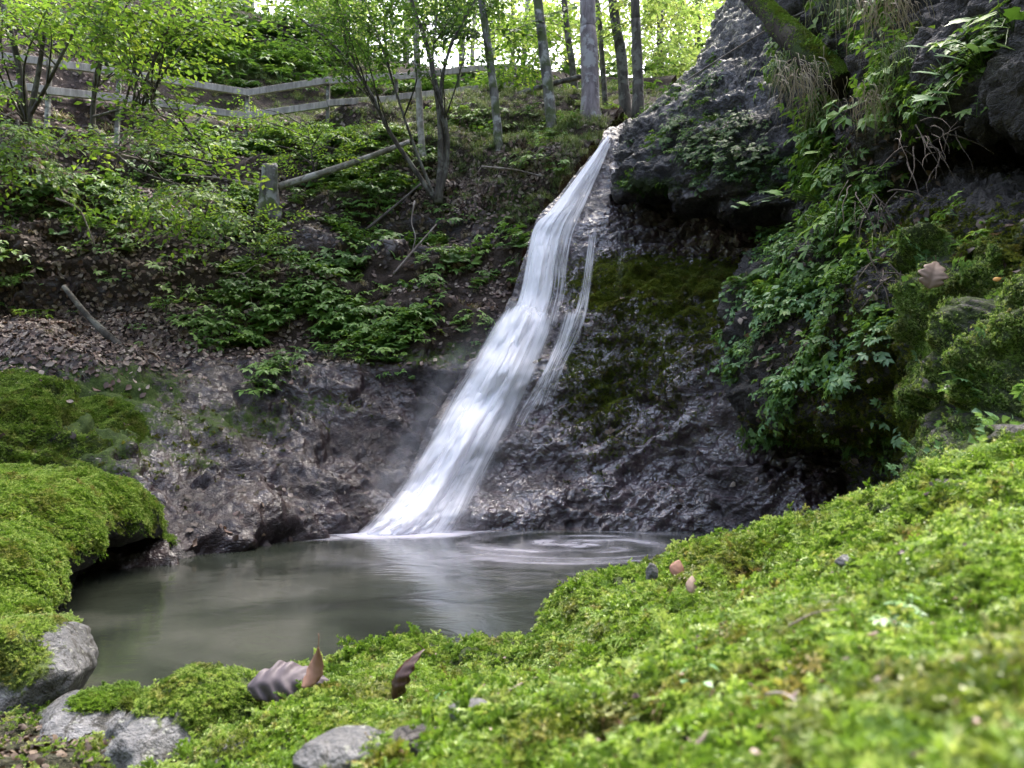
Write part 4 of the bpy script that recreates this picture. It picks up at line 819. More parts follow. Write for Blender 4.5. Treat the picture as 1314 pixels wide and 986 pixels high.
# ------------------------------------------------------------------ trees
SPR = [spray(s, 1.0, 36, 0.10, side=4) for s in (80, 81, 82, 83)]
SPRF = [spray(s, 1.0, 34, 0.12, 0.7, 0.1, 0.4, side=4) for s in (84, 85, 86)]
def dirs_mats(dv, roll=0.25):
    out = []
    for d in dv: out.append(frame(d, UP + rng.normal(0, roll, 3)))
    return np.array(out)
def tree(name, label, cat, trunk_pts, radii, targets, leafmat, barkmat, group=None, size=(0.7, 1.2), per=3, tpl=None, limb=True, seg=9, extra=()):
    """trunk_pts world points from base up; targets (n,3) world points where leafy sprays end"""
    tpl = tpl or SPR
    base = np.array(trunk_pts[0], float); tp = crom(np.array(trunk_pts, float), 24); rr = np.interp(np.linspace(0, 1, 24), np.linspace(0, 1, len(radii)), radii)
    rr = rr * (1 + 0.5 * np.exp(-np.arange(24) / 1.2))
    o = empty(name, base, label, cat, group); tb = [tube(tp, rr, seg, True, 0.18, int(rng.integers(99)))]
    for e in extra:
        ep = crom(np.array(e[0], float), 16); tb.append(tube(ep, np.linspace(e[1], e[2], 16), 6, True, 0.15, 3))
    stems = np.concatenate([tp] + [crom(np.array(e[0], float), 16) for e in extra])
    lv = []; targets = np.asarray(targets, float)
    if len(targets):
        for t in targets:
            hd = np.hypot(stems[:, 0] - t[0], stems[:, 1] - t[1]); cost = np.abs((stems[:, 2] + 0.35 * hd) - t[2]) + 0.6 * hd
            s = stems[np.argmin(cost)]; d = t - s; mid = s + d * 0.5 + UP * 0.08 * np.linalg.norm(d) + rng.normal(0, 0.05, 3) * np.linalg.norm(d)
            if limb:
                ln = np.linalg.norm(d); tb.append(tube(crom(np.array([s, mid, t]), 7), np.linspace(min(0.006 + 0.006 * ln, 0.03), 0.004, 7), 4, False))
            n = per; dv = d[None] / max(np.linalg.norm(d), 0.1) * 0.8 + rng.normal(0, 0.5, (n, 3)) * np.array([1, 1, 0.35]); dv[:, 2] *= 0.6
            st = s + d * rng.uniform(0.55, 0.95, (n, 1)); sizes = rng.uniform(*size, n)
            for q in range(n):
                T = tpl[int(rng.integers(len(tpl)))]; fm = dirs_mats(dv[q:q + 1])[0] * sizes[q]
                t0 = rng.uniform(0, 1); lv.append((T[0][0] @ fm.T + st[q], T[0][1], np.clip(T[0][2] * 0.6 + 0.4 * t0, 0, 1))); tb.append((T[1][0] @ fm.T + st[q], T[1][1]))
    V, F, _ = join(tb); link('trunk', new_mesh('trunk', V - base, F, mat=barkmat), o)
    if lv: V, F, T = join(lv); link('crown', new_mesh('crown', V - base, F, {'tint': T}, mat=leafmat), o)
    return o
def pts_in(n, boxes, Y):
    """random world points seen in photo boxes (u0,v0,u1,v1,weight) at distances Y"""
    w_ = np.array([b[4] for b in boxes], float); k = rng.choice(len(boxes), n, p=w_ / w_.sum()); out = []
    for i in k:
        b = boxes[i]; out.append(P(rng.uniform(b[0], b[2]), rng.uniform(b[1], b[3]), rng.uniform(*Y)))
    return np.array(out)
def up_from(p, dz, dx=0, dy=0): return (p[0] + dx, p[1] + dy, p[2] + dz)
# saplings top left
b = P(35, 165, 8.4)
tree('maple_sapling', 'leafy green sapling with leaning dark stems at the top left corner', 'tree', [b, P(25,90,8.3), P(8,20,8.1), P(-20,-80,8), P(-30,-200,7.9)], [0.05, 0.035, 0.03, 0.02],
     np.concatenate([pts_in(34, [(-40,-20,150,50,1.0),(-60,110,50,180,0.35)], (6.8, 8.6)), pts_in(10, [(-60,180,60,225,1.0)], (6.6, 7.4))]), M['leaf_tree'], M['bark_dark'], size=(0.5, 0.9), per=3,
     extra=[([b, P(50,90,8.3), P(62,0,8.0), P(80,-120,7.8)], 0.035, 0.015), ([P(38,150,8.4), P(60,110,8.2), P(95,40,8.0), P(140,-40,7.6)], 0.025, 0.01)])
b = P(118, 175, 8.9)
tree('hazel_sapling', 'bright green sapling whose layered sprays hang over the left bank', 'tree', [b, P(122,110,8.8), P(135,40,8.5), P(150,-60,8.2)], [0.035, 0.028, 0.022, 0.015],
     np.concatenate([pts_in(38, [(110,-20,270,55,1.5),(120,50,200,90,0.35),(130,135,270,185,0.8),(210,160,290,215,0.5)], (7.0, 8.8)), pts_in(12, [(140,235,260,275,1.0),(230,245,320,295,1.0)], (7.8, 8.8))]), M['leaf_tree'], M['bark_dark'], size=(0.5, 0.9), per=3,
     extra=[([P(120,150,8.8), P(170,140,8.4), P(230,160,8.0), P(275,210,7.8)], 0.018, 0.006), ([P(121,165,8.8), P(170,215,8.4), P(240,240,8.2), P(320,265,8.3)], 0.016, 0.006)])
b = P(330, 330, 9.4)
tree('young_beech', 'low young beech with flat leaf sprays beside the stump', 'tree', [b, P(325,290,9.3), P(310,250,9.2)], [0.015, 0.012, 0.006], pts_in(12, [(255,275,360,330,1.0)], (8.6, 9.4)), M['leaf_tree'], M['twig'], size=(0.35, 0.6), per=3)
b = P(405, 235, 10.6)
tree('young_beech', 'pale leafed young beech in front of the fence, left of the leaning log', 'tree', [b, P(400,200,10.5), P(395,165,10.5)], [0.015, 0.012, 0.006], pts_in(20, [(345,160,465,215,1.0),(300,130,360,160,0.25)], (10.1, 10.9)), M['leaf_tree'], M['twig'], size=(0.35, 0.6), per=3)
# multi stemmed shrub in the middle
b = P(562, 262, 10.2)
tree('hornbeam', 'dark multi stemmed hornbeam fanning out above the bank left of the fall', 'tree', [b, P(566,200,10.2), P(562,130,10.1), P(548,60,10.0), P(528,0,9.8), P(500,-110,9.6)], [0.05, 0.045, 0.035, 0.025, 0.02],
     np.concatenate([pts_in(46, [(350,-20,520,50,1.0),(430,20,600,80,0.9),(520,-20,660,40,0.8)], (8.6, 11.0))]), M['leaf_dark'], M['bark_dark'], size=(0.45, 0.85), per=3,
     extra=[([b, P(535,222,10.2), P(500,170,10.1), P(470,110,10.0), P(430,60,9.8), P(380,20,9.6)], 0.04, 0.012), ([b, P(573,190,10.2), P(565,120,10.0), P(580,55,9.9), P(610,0,9.8), P(640,-70,9.7)], 0.04, 0.012),
            ([b, P(540,210,10.15), P(515,140,10.0), P(490,60,9.9), P(460,-20,9.8)], 0.025, 0.01), ([b, P(574,210,10.1), P(573,160,10.0), P(556,90,9.9), P(560,20,9.7)], 0.03, 0.012)])
# trunks along the crest
def crest(name, label, px, Y, rpx, bark, crown=None, mat='leaf_dark', top=6.0, **kw):
    pts = [P(a, c, Y) for a, c in px]; e = np.array(pts[-1]) - np.array(pts[-2]); e = e / max(e[2], 0.1); pts.append(tuple(np.array(pts[-1]) + e * top)); pts[0] = up_from(pts[0], -0.25)
    r0 = rpx / FPX * Y
    tg = crown if crown is not None else np.zeros((0, 3))
    hi = np.array(pts[-1]) + rng.normal(0, 1, (14, 3)) * np.array([1.3, 1.3, 1.1]) + np.array([0, 0, -0.6])
    tg = np.concatenate([tg.reshape(-1, 3), hi])
    return tree(name, label, 'tree', pts, [r0, r0 * 0.92, r0 * 0.85, r0 * 0.55], tg, M[mat], M[bark], size=(0.6, 1.2), per=3, seg=12, **kw)
crest('spruce_tree', 'thick straight pinkish grey trunk standing at the lip of the fall', [(758,143),(757,90),(755,40),(753,-20)], 10.9, 12.5, 'bark_spruce')
crest('birch_tree', 'pale lichen spotted trunk leaning left, just left of the thick trunk', [(712,185),(704,120),(697,60),(689,-10)], 10.9, 7.8, 'bark_grey')
crest('ash_tree', 'slim mossy trunk rising from red leaf litter left of the fall', [(643,215),(637,150),(629,80),(618,0)], 10.6, 6.2, 'bark_grey', pts_in(10, [(590,-10,660,50,1)], (10, 11.2)))
crest('ash_tree', 'thin pale trunk behind the many stemmed hornbeam', [(545,215),(539,150),(536,90),(532,0)], 10.8, 5.0, 'bark_pale')
crest('alder_tree', 'dark upright trunk nearest to the overhang on the crest', [(819,140),(818,90),(816,30),(814,-20)], 12.2, 7.5, 'bark_dark', pts_in(6, [(790,-10,840,40,1)], (12, 13)), 'leaf_yellow')
crest('alder_tree', 'dark trunk leaning left, second from the overhang on the crest', [(803,138),(798,80),(790,30),(783,-20)], 13.0, 7.5, 'bark_dark')
crest('alder_tree', 'thin dark trunk just right of the thick pinkish grey trunk', [(778,135),(773,80),(769,20),(764,-20)], 13.4, 3.6, 'bark_dark')
crest('alder_tree', 'dark crooked trunk with side branches behind the sloping rail', [(741,132),(735,90),(728,40),(722,-20)], 13.4, 4.8, 'bark_dark', pts_in(16, [(640,20,760,100,1)], (12.6, 14.4)), 'leaf_tree')
# trees beyond the crest
far = [('tall beech trunk with bluish bark behind the upper left rail', 322, 48, 19, 7, 'bark_spruce', 'leaf_yellow', (230,-20,330,40), 12),
       ('slender trunk left of the bright sky gap', 398, 70, 19, 4, 'bark_pale', 'leaf_yellow', (330,-20,450,60), 14),
       ('slender grey trunk in the bright sky gap', 437, 85, 20, 4, 'bark_grey', 'leaf_tree', (400,-20,470,40), 6),
       ('thin trunk behind the left rail end', 466, 95, 21, 3.5, 'bark_grey', 'leaf_yellow', (430,0,540,60), 6),
       ('slim far trunk seen between rails and hornbeam', 520, 98, 22, 4.5, 'bark_pale', 'leaf_yellow', (500,0,600,60), 6),
       ('slim far trunk above the middle of the right rail', 590, 105, 22, 4, 'bark_grey', 'leaf_yellow', (550,0,640,60), 5),
       ('far yellowing tree between the two pale trunks', 665, 115, 21, 4, 'bark_grey', 'leaf_yellow', (640,0,710,60), 7),
       ('far yellowing tree behind the thick trunk', 765, 125, 20, 4, 'bark_dark', 'leaf_yellow', (715,0,800,70), 12),
       ('sunlit yellow green tree left of the overhang', 850, 150, 19, 5, 'bark_dark', 'leaf_yellow', (810,0,880,130), 34),
       ('brightest yellow tree framed by the overhang edge', 895, 140, 23, 5, 'bark_dark', 'leaf_yellow', (850,-30,950,110), 60),
       ('pale tree far behind the left bank', 215, 45, 22, 5, 'bark_grey', 'leaf_yellow', (120,-40,250,30), 14),
       ('thin trunk in the sky gap right of the hornbeam', 628, 122, 24, 3.5, 'bark_grey', 'leaf_tree', (600,-20,680,30), 5),
       ('thin trunk in the sky gap left of the thick trunk', 725, 128, 25, 3.5, 'bark_dark', 'leaf_tree', (690,-20,760,40), 6),
       ('thin twin trunk beside the slender grey one', 450, 100, 23, 3, 'bark_dark', 'leaf_tree', (420,-20,500,30), 5),
       ('bluish trunk rising behind the top of the left bank', 268, 52, 21, 5, 'bark_spruce', 'leaf_tree', (240,-30,300,30), 8),
       ('slim pale trunk in the sky gap, just left of the slim mossy trunk', 606, 120, 26, 3.2, 'bark_pale', 'leaf_yellow', (570,-20,640,30), 6),
       ('slim dark trunk between the slim mossy trunk and the lichen spotted one', 655, 122, 27, 3.2, 'bark_dark', 'leaf_yellow', (630,-10,700,60), 8),
       ('slim pale trunk seen right behind the hornbeam crown', 498, 112, 26, 3.0, 'bark_pale', 'leaf_yellow', (470,-10,540,60), 7),
       ('slim pale trunk right of the lichen spotted one', 718, 126, 28, 3.0, 'bark_pale', 'leaf_yellow', (690,10,750,100), 8),
       ('slim grey trunk left of the hornbeam crown', 415, 85, 24, 3.0, 'bark_grey', 'leaf_yellow', (380,0,450,60), 7),
       ('pale tree at the far top left', 40, -30, 20, 5, 'bark_grey', 'leaf_yellow', (-80,-60,110,30), 20)]
for lab, pu, pv, Y, rp, bk, lm, bx, nt_ in far:
    b = P(pu, pv + 6, Y); r0 = rp / FPX * Y
    tree('beech_tree', lab, 'tree', [up_from(b, -0.8), up_from(b, 3, rng.normal(0, 0.15)), up_from(b, 8, rng.normal(0, 0.4)), up_from(b, 13, rng.normal(0, 0.6))], [r0, r0 * 0.9, r0 * 0.7, r0 * 0.3],
         np.concatenate([pts_in(nt_, [(*bx, 1.0)], (Y - 2, Y + 2)), np.array(up_from(b, 10)) + rng.normal(0, 1.6, (10, 3))]), M[lm], M[bk], 'trees beyond the crest', size=(0.9, 1.6), per=3, tpl=SPRF)
for lab, b_, h_ in (('unseen beech tree added on top of the overhang to shade it', (4.4, 12.6, 8.0), 4.2),):  # out-of-frame tree, added so its crown shades the overhang from the sun
    cr_ = np.array([b_[0] - 0.9, b_[1] - 0.6, b_[2] + h_])
    tree('beech_tree', lab, 'tree', [b_, up_from(b_, 2, 0.1, -0.1), up_from(b_, 4, -0.1, -0.3), up_from(b_, 7, -0.2, -0.4)], [0.15, 0.13, 0.1, 0.05], cr_ + rng.normal(0, 1, (44, 3)) * np.array([1.7, 1.7, 1.2]), M['leaf_tree'], M['bark_grey'], 'shade trees added on the cliff top', size=(0.9, 1.6), per=3, tpl=SPRF)
# ------------------------------------------------------------------ fences
def beam(a, c, h, t):
    a, c = np.array(a), np.array(c); d = c - a; f = frame(d); L = np.linalg.norm(d)
    s = 0.004; V = []
    for x in (0, L):
        for y, z in ((-t/2, -h/2+s), (-t/2+s, -h/2), (t/2-s, -h/2), (t/2, -h/2+s), (t/2, h/2-s), (t/2-s, h/2), (-t/2+s, h/2), (-t/2, h/2-s)): V.append((x, y, z))
    V = np.array(V) @ f.T + a; F = []
    for i in range(8): j = (i + 1) % 8; F += [(i, j, 8 + j), (i, 8 + j, 8 + i)]
    for k in range(1, 7): F += [(0, k + 1, k), (8, 8 + k, 8 + k + 1)]
    return V, np.array(F)
def fence(label, tops, posts, hgt=0.105, gap=0.38, bark='fence', rails=2, ph=1.15):
    b = np.array(P(*tops[0])); o = empty('wooden_fence', b, label, 'fence')
    for i in range(len(tops) - 1):
        for k in range(rails):
            a_, c_ = np.array(P(*tops[i])), np.array(P(*tops[i + 1])); d = (c_ - a_) / np.linalg.norm(c_ - a_)
            a_ = a_ + d * 0.004; j = rng.normal(0, 0.012, 2)
            V, F = beam(a_ - UP * (gap * k + j[0]), c_ - UP * (gap * k + j[1]), hgt, 0.045); link('rail', new_mesh('rail', V - b, F, mat=M[bark], smooth=False), o)
    for pu, pv, Y in posts:
        p = np.array(P(pu, pv, Y)) + np.array([0, 0.065, 0.10]); V, F = beam(p, p - UP * ph, 0.055, 0.055); link('post', new_mesh('post', V - b, F, mat=M['bark_grey'], smooth=False), o)
    return o
fence('long weathered two rail wooden fence along the path above the bank', [(-60,62,9.3),(60,80,9.6),(150,93,10.2),(316,119,11.2),(420,104,11.6),(508,98,12.2),(588,91,13.0),(662,85,13.9)],
      [(60,80,9.6),(150,93,10.2),(316,119,11.2),(420,104,11.6),(508,98,12.2),(588,91,13.0),(661,85,13.9)])
fence('short wooden railing on the upper path at the top left', [(328,30,17),(395,46,17.5),(440,62,18)], [(330,30,17),(395,46,17.5)], 0.16, 0.45)
_GM, _NM = SURF['mound']; _um, _vm = proj(_GM)
def onmoss(u, v, h=0.03):
    d = (_um - u) ** 2 + (_vm - v) ** 2; d[_GM[..., 1] > 3.0] = 1e9; q = np.where(d < max(d.min() * 1.01, 36.0), _GM[..., 1], 99.0); i = np.unravel_index(np.argmin(q), d.shape); return tuple(_GM[i] + UP * h)
# ------------------------------------------------------------------ logs, sticks, stump
def stick(name, label, px, r0, r1, mat='deadwood', cat='stick', group=None, forks=(), wob=0.15):
    p = np.array([P(*q) for q in px]); b = p[0]; pth = crom(p, 14)
    ps = [tube(pth, np.linspace(r0, r1, 14), 8, True, wob, int(rng.integers(90)))]
    for f in forks: q = crom(np.array([P(*x) for x in f]), 8); ps.append(tube(q, np.linspace(r1 * 0.9, r1 * 0.4, 8), 5, True))
    V, F, _ = join(ps); return link(name, new_mesh(name, V - b, F, mat=M[mat]), loc=b, label=label, cat=cat, group=group)
stick('fallen_log', 'thin fallen log slanting up from the stump to the right', [(358,240,9.9),(420,220,10.1),(470,203,10.3),(525,182,10.5)], 0.055, 0.035, 'bark_pale', 'log')
stick('fallen_branch', 'brown dead branch lying down the dark hollow on the left bank', [(82,368,8.0),(112,405,7.85),(140,432,7.75),(172,458,7.7)], 0.028, 0.045, 'bark_dark', 'branch')
stick('fallen_log', 'dark log propped like a sloping rail behind the pale trunk', [(665,122,12.4),(700,110,12.4),(748,98,12.5)], 0.05, 0.045, 'bark_dark', 'log')
stick('stick', 'pale stick leaning out of the herbs left of the falls foot', [(505,352,9.3),(532,320,9.4),(560,288,9.6)], 0.016, 0.009)
stick('stick', 'brown stick under the hornbeam pointing to its roots', [(470,295,9.7),(510,262,9.9),(540,236,10.1)], 0.02, 0.014, 'twig')
stick('stick', 'crooked pale stick standing in the dark leaves at the far left', [(72,255,8.2),(100,268,8.2),(112,290,8.2),(123,318,8.2)], 0.014, 0.006)
stick('stick', 'forked pale twig hanging above the green herbs', [(296,352,9.0),(312,352,9.0),(320,375,8.95),(326,402,8.9)], 0.012, 0.006, forks=[[(312,352,9.0),(330,340,9.0),(345,345,9.0)]])
stick('stick', 'long grey stick lying under the hazel sprays', [(95,185,8.6),(150,198,8.8),(205,210,9.0)], 0.022, 0.012, forks=[[(150,198,8.8),(180,192,8.8),(215,200,8.9)]])
stick('stick', 'short dark stick lying above the stump to its left', [(262,214,9.9),(280,213,9.95),(300,212,10)], 0.025, 0.02, 'twig')
stick('stick', 'thin pale stick lying left of the stump', [(228,224,9.7),(290,230,9.9),(335,238,10.0)], 0.014, 0.01)
stick('stick', 'twig lying across the red leaf litter by the slim mossy trunk', [(618,214,10.2),(660,218,10.1),(695,226,9.95)], 0.014, 0.008)
stick('stick', 'curved bare twig dangling below the hornbeam roots', [(532,258,9.9),(528,285,9.8),(533,305,9.75),(526,330,9.7)], 0.010, 0.006)
stick('stick', 'thin bare twig crossing the black rock below the mossy log', [(880,104,8.6),(945,62,7.8),(1000,30,7.2),(1062,2,6.6)], 0.010, 0.006)
stick('stick', 'small dry stick poking from the moss at the bottom edge', [(872,985,0.70),(890,962,0.71),(908,940,0.73)], 0.003, 0.002)
for q_, (pa, pb_) in enumerate((((655,905),(700,880)),((1010,835),(1075,812)),((1180,760),(1240,772)),((760,960),(800,930)),((980,930),(1030,950)))):
    A_, B_ = onmoss(*pa, 0.028), onmoss(*pb_, 0.03); mid_ = tuple((np.array(A_) + np.array(B_)) / 2 + UP * 0.006)
    pth_ = crom(np.array([A_, mid_, B_]), 8) - np.array(A_); V, F = tube(pth_, np.linspace(0.0016, 0.0007, 8), 6, True, 0.2, q_)
    link('twig', new_mesh('twig', V, F, mat=M['deadwood']), loc=A_, label=['little twig on the moss behind the sunken pale stone', 'little twig on the moss right of the two small leaves', 'little twig high on the moss slope at the right', 'little twig on the moss near the bottom edge, right of the middle', 'little twig on the blurred moss at the lower right'][q_], cat='twig')
def stump():
    b = np.array(P(346, 258, 9.75)); V, F = tube(np.array([b + UP * z for z in np.linspace(-0.3, 0.50, 12)]) , np.linspace(0.15, 0.115, 12), 22, True, 0.45, 4)
    top = V[:, 2] > b[2] + 0.44; V[top, 2] += 0.10 * vnoise(V[top] * 14, 3); link('tree_stump', new_mesh('tree_stump', V - b, F, mat=M['bark_grey']), loc=b, label='weathered upright tree stump at the lower end of the thin fallen log', cat='stump')
stump()
# mossy log wedged at the cliff
lg = [P(925,-45,7.2), P(975,8,6.8), P(1030,62,6.3), P(1080,112,5.95)]; lb = np.array(lg[0])
V, F = tube(crom(np.array(lg), 30), np.linspace(0.07, 0.125, 30), 16, True, 0.35, 9)
lo = link('mossy_log', new_mesh('mossy_log', V - lb, F, mat=M['bark_moss']), loc=lb, label='broken mossy log jutting down from the overhang at the top right', cat='log')
ax = crom(np.array(lg), 60); k = rng.integers(0, 59, 5200); t_ = rng.uniform(0, 1, (5200, 1)); a_ = rng.normal(0, 0.75, 5200)
dv = (ax[-1] - ax[0]); f = frame(dv); nr = np.cos(a_)[:, None] * f[:, 2] + np.sin(a_)[:, None] * f[:, 1]
pos = ax[k] * (1 - t_) + ax[k + 1] * t_ + nr * np.interp(k, [0, 59], [0.076, 0.135])[:, None]
mm = [moss_clump(s, 3, 0.3) for s in (90, 91)]
V, F, T = join([inst(mm[i], pos[i::2], orient(nr[i::2], 0.1, len(pos[i::2])) * rng.uniform(0.015, 0.03, len(pos[i::2]))[:, None, None]) for i in (0, 1)])
link('moss', new_mesh('moss', V - lb, F, {'tint': T}, mat=M['moss']), lo)
# hanging grass, roots
def hang(label, pu, pv, Y, size, mat, seed, n=90, w=0.006, name='hanging_grass'):
    V, F, T = hang_tuft(seed, n, size, w); b = P(pu, pv, Y); return link(name, new_mesh(name, V, F, {'tint': T}, mat=M[mat]), loc=b, label=label, cat='grass')
hang('pale dry tuft dangling right under the mossy log', 1032, 92, 6.0, 0.62, 'straw', 201, 120)
hang('green grass tuft dangling left under the mossy log', 1008, 78, 6.3, 0.5, 'grass', 202, 90)
hang('long straw coloured grass hanging from the top edge above the cliff plants', 1135, -8, 5.0, 0.62, 'straw', 203, 120)
hang('grey green grass curtain left of the big leaves', 1155, 62, 4.8, 0.45, 'grass', 204, 110)
hang('green grass hanging at the top edge right of the mossy log', 1078, -12, 5.9, 0.55, 'grass', 205, 100)
hang('dry grass beard below the big leaves', 1120, 120, 4.9, 0.40, 'straw', 206, 100)
hang('small dry tuft under the tan dead leaf', 1165, 362, 4.0, 0.20, 'straw', 207, 40)
def roots(label, pu, pv, Y, n, L, seed):
    r = np.random.default_rng(seed); b = np.array(P(pu, pv, Y)); ps = []
    for i in range(n):
        p = [b + r.normal(0, 0.12, 3) * np.array([1, 0.4, 0.5])]; d = np.array([r.normal(-0.1, 0.6), -0.5, r.uniform(-1.2, 0.3)])
        for q in range(6): d = d * 0.9 + np.array([r.normal(0, 0.22), r.normal(-0.02, 0.1), -0.22]); p.append(p[-1] + d / np.linalg.norm(d) * L / 6 * r.uniform(0.6, 1.2))
        ps.append(tube(crom(np.array(p), 14), np.linspace(0.0055, 0.0012, 14) * r.uniform(0.5, 1.2), 5, False))
    V, F, _ = join(ps); return link('exposed_roots', new_mesh('exposed_roots', V - b, F, mat=M['root']), loc=b, label=label, cat='roots')
roots('tangle of thin bare roots hanging over the dark hollow in the cliff', 1185, 180, 4.4, 22, 0.34, 301)
roots('long bare roots trailing down beside the cliff plants', 1130, 250, 4.9, 14, 0.5, 302)
roots('dry roots dangling under the overhanging turf by the tan leaf', 1160, 350, 4.2, 16, 0.3, 303)
# ------------------------------------------------------------------ single plants
def maple_leafV(L):
    """palmate lobed leaf, tip along +x"""
    a = np.radians([180, 150, 120, 100, 80, 62, 45, 30, 15, 0]); rr = np.array([0.0, 0.42, 0.58, 0.52, 0.78, 0.62, 0.74, 0.66, 0.66, 1.0])
    a = np.concatenate([a, -a[-2:0:-1]]); rr = np.concatenate([rr, rr[-2:0:-1]])
    V = np.stack([np.cos(a) * rr, np.sin(a) * rr * 0.95, 0.10 * np.abs(np.sin(a) * rr) - 0.12 * rr ** 2], 1) * L * 0.7; V = np.concatenate([[[0.05 * L, 0, 0.03 * L]], V]); n = len(a)
    F = np.array([[0, 1 + i, 1 + (i + 1) % n] for i in range(n)]); V[:, 0] += 0.05 * L; return V, F
def bigleaf(label, pu, pv, Y, leaves, mat, seed, name='butterbur_plant'):
    r = np.random.default_rng(seed); b = np.array(P(pu, pv, Y)); o = empty(name, b, label, 'plant'); 
    for (lu, lv_, lY, L, ang) in leaves:
        t = np.array(P(lu, lv_, lY)) - b; pth = crom(np.array([np.zeros(3), t * 0.5 + np.array([0, 0, 0.06]), t]), 8); V, F = tube(pth, np.linspace(0.005, 0.003, 8), 5, False)
        st = link('stalk', new_mesh('stalk', V, F, {'tint': np.full(len(V), 0.5)}, mat=M['stem']), o)
        V, F = maple_leafV(L); d = rdir(math.radians(ang), r.uniform(-0.25, 0.3)); V = put(V, t, d, UP + np.array([r.normal(0, 0.3), -0.7, 0])); link('leaf', new_mesh('leaf', V, F, {'tint': np.full(len(V), r.uniform(0, 1))}, mat=M[mat], smooth=False), o)
bigleaf('plant with big pale lobed leaves jutting from the upper right cliff', 1262, 95, 4.2, [(1225,75,4.0,0.20,200),(1200,95,3.95,0.18,170),(1255,60,4.0,0.16,60),(1195,125,4.0,0.19,200),(1225,55,4.1,0.15,150),(1180,60,4.2,0.14,190),(1215,120,3.95,0.2,215)], 'leaf_pale', 1)
bigleaf('plant with bright lobed leaves at the upper right edge', 1300, 40, 4.0, [(1270,20,3.85,0.17,140),(1290,60,3.8,0.15,220),(1240,25,3.9,0.16,170),(1310,15,3.8,0.16,90),(1285,35,3.75,0.14,190)], 'leaf_herb', 2)
bigleaf('small plant with lobed leaves below the dangling dry tuft', 1075, 205, 5.7, [(1045,195,5.6,0.14,190),(1060,215,5.6,0.13,215),(1080,185,5.6,0.13,120),(1040,225,5.6,0.12,200),(1065,240,5.6,0.12,230),(1090,225,5.5,0.13,330)], 'leaf_herb', 3)
bigleaf('trailing stem with pale leaves in front of the black recess', 1052, 258, 5.9, [(1000,248,5.8,0.16,170),(985,258,5.85,0.10,215),(958,262,5.9,0.12,185),(945,266,5.9,0.08,200)], 'leaf_pale', 4, 'trailing_plant')
SH = [new_mesh('herb_plant', *t[:2], {'tint': t[2]}, mat=M['leaf_pale']) for t in ROUND[:2] + HERB[:2]]
SHG = [new_mesh('herb_plant', *t[:2], {'tint': t[2]}, mat=M['leaf_herb']) for t in HERB]
def plants(key, n, wf, meshes, size, label, group, name='herb_plant', upw=0.55):
    pos, nr = sample(key, n, wf); proto = None
    for i in range(n):
        if proto is None: o = link(name, meshes[0], label=label, cat='plant', group=group); proto = o
        else:
            o = proto.copy(); o.data = meshes[i % len(meshes)]; COL.objects.link(o)
        m = orient(nr[i:i + 1], upw, 1)[0] * rng.uniform(*size); o.matrix_world = Matrix(np.vstack([np.hstack([m, pos[i][:, None]]), [0, 0, 0, 1]]).tolist())
plants('cliff', 50, pb, SH, (0.12, 0.24), 'leafy herb among the pale herbs crowding the bank right of the fall', 'pale herbs on the right bank')
plants('hill', 60, lambda u, v, c, N: ell(u, v, [(400,425,120,40,1.6),(510,370,110,50,1.0)]) * (v < 475) * (v > 300), SHG, (0.28, 0.42), 'bright green herb clump on the bank left of the falls foot', 'green herb clumps on the left bank')
plants('cliff', 40, pc, SHG, (0.18, 0.32), 'green herb clump rooted in the right hand cliff', 'herb clumps on the cliff')
FM = [new_mesh('fern', *t[:2], {'tint': t[2]}, mat=M['leaf_herb']) for t in FERN]
plants('hill', 14, lambda u, v, c, N: ell(u, v, [(560,400,90,50,1.0),(260,440,120,20,0.5),(460,330,100,40,0.7)]) * (v < 475), FM, (0.3, 0.5), 'green fern arching out of the herbs on the left bank', 'ferns on the left bank', 'fern')
plants('mound', 26, lambda u, v, c, N: (u > 300) * (c[..., 1] > 0.8) / np.clip(c[..., 1], 0.5, 3) ** 0.5, SH, (0.03, 0.055), 'tiny green seedling standing in the foreground moss', 'seedlings in the foreground moss', 'seedling', 0.7)
plants('cliff', 8, lambda u, v, c, N: ell(u, v, [(980,375,40,20,1.0),(1010,360,40,20,1.0)]), FM, (0.3, 0.45), 'pale fern at the top left corner of the right hand plant bank', 'ferns on the right bank', 'fern')
# ------------------------------------------------------------------ rocks and leaves in the foreground
def rock(label, pu, pv, Y, radii, seed, mat='grey_rock', amp=0.22, rz=0.0, tilt=(0, 0), mossup=0.0, sub=5, mossn=0, dz=0.0):
    b = (np.array(onmoss(pu, pv, 0)) if Y is None else np.array(P(pu, pv, Y))) + np.array([0, 0, dz]); V, F = blob(None, radii, seed, sub, amp, 1.0, rz, tilt, 14 if mat == 'grey_rock' else 0)
    n = V / np.maximum(np.linalg.norm(V, axis=1, keepdims=True), 1e-6); ms = np.clip(mossup * sstep(0.2, 0.9, n[:, 2] + 0.5 * vnoise((V + b) * 6, seed)), 0, 1)
    o = link('rock', new_mesh('rock', V, F, {'moss': ms, 'soil': np.zeros(len(V))}, mat=M[mat]), loc=b, label=label, cat='rock')
    if mossn:
        ok = np.where(ms > 0.5 * ms.max())[0]; k = rng.choice(ok, mossn); mm = [moss_clump(s, 4, 0.4) for s in (95, 96)]
        pr = [inst(mm[i], V[k[i::2]], orient(n[k[i::2]], 0.2, len(k[i::2])) * rng.uniform(0.012, 0.024, len(k[i::2]))[:, None, None]) for i in (0, 1)]
        Vm, Fm, Tm = join(pr); link('moss', new_mesh('moss', Vm, Fm, {'tint': Tm}, mat=M['moss']), o)
    return o
rock('angular pale grey rock at the left edge below the mossy boulder', 20, 872, 2.55, (0.24, 0.28, 0.21), 401, amp=0.3, mossup=1.0, mossn=950)
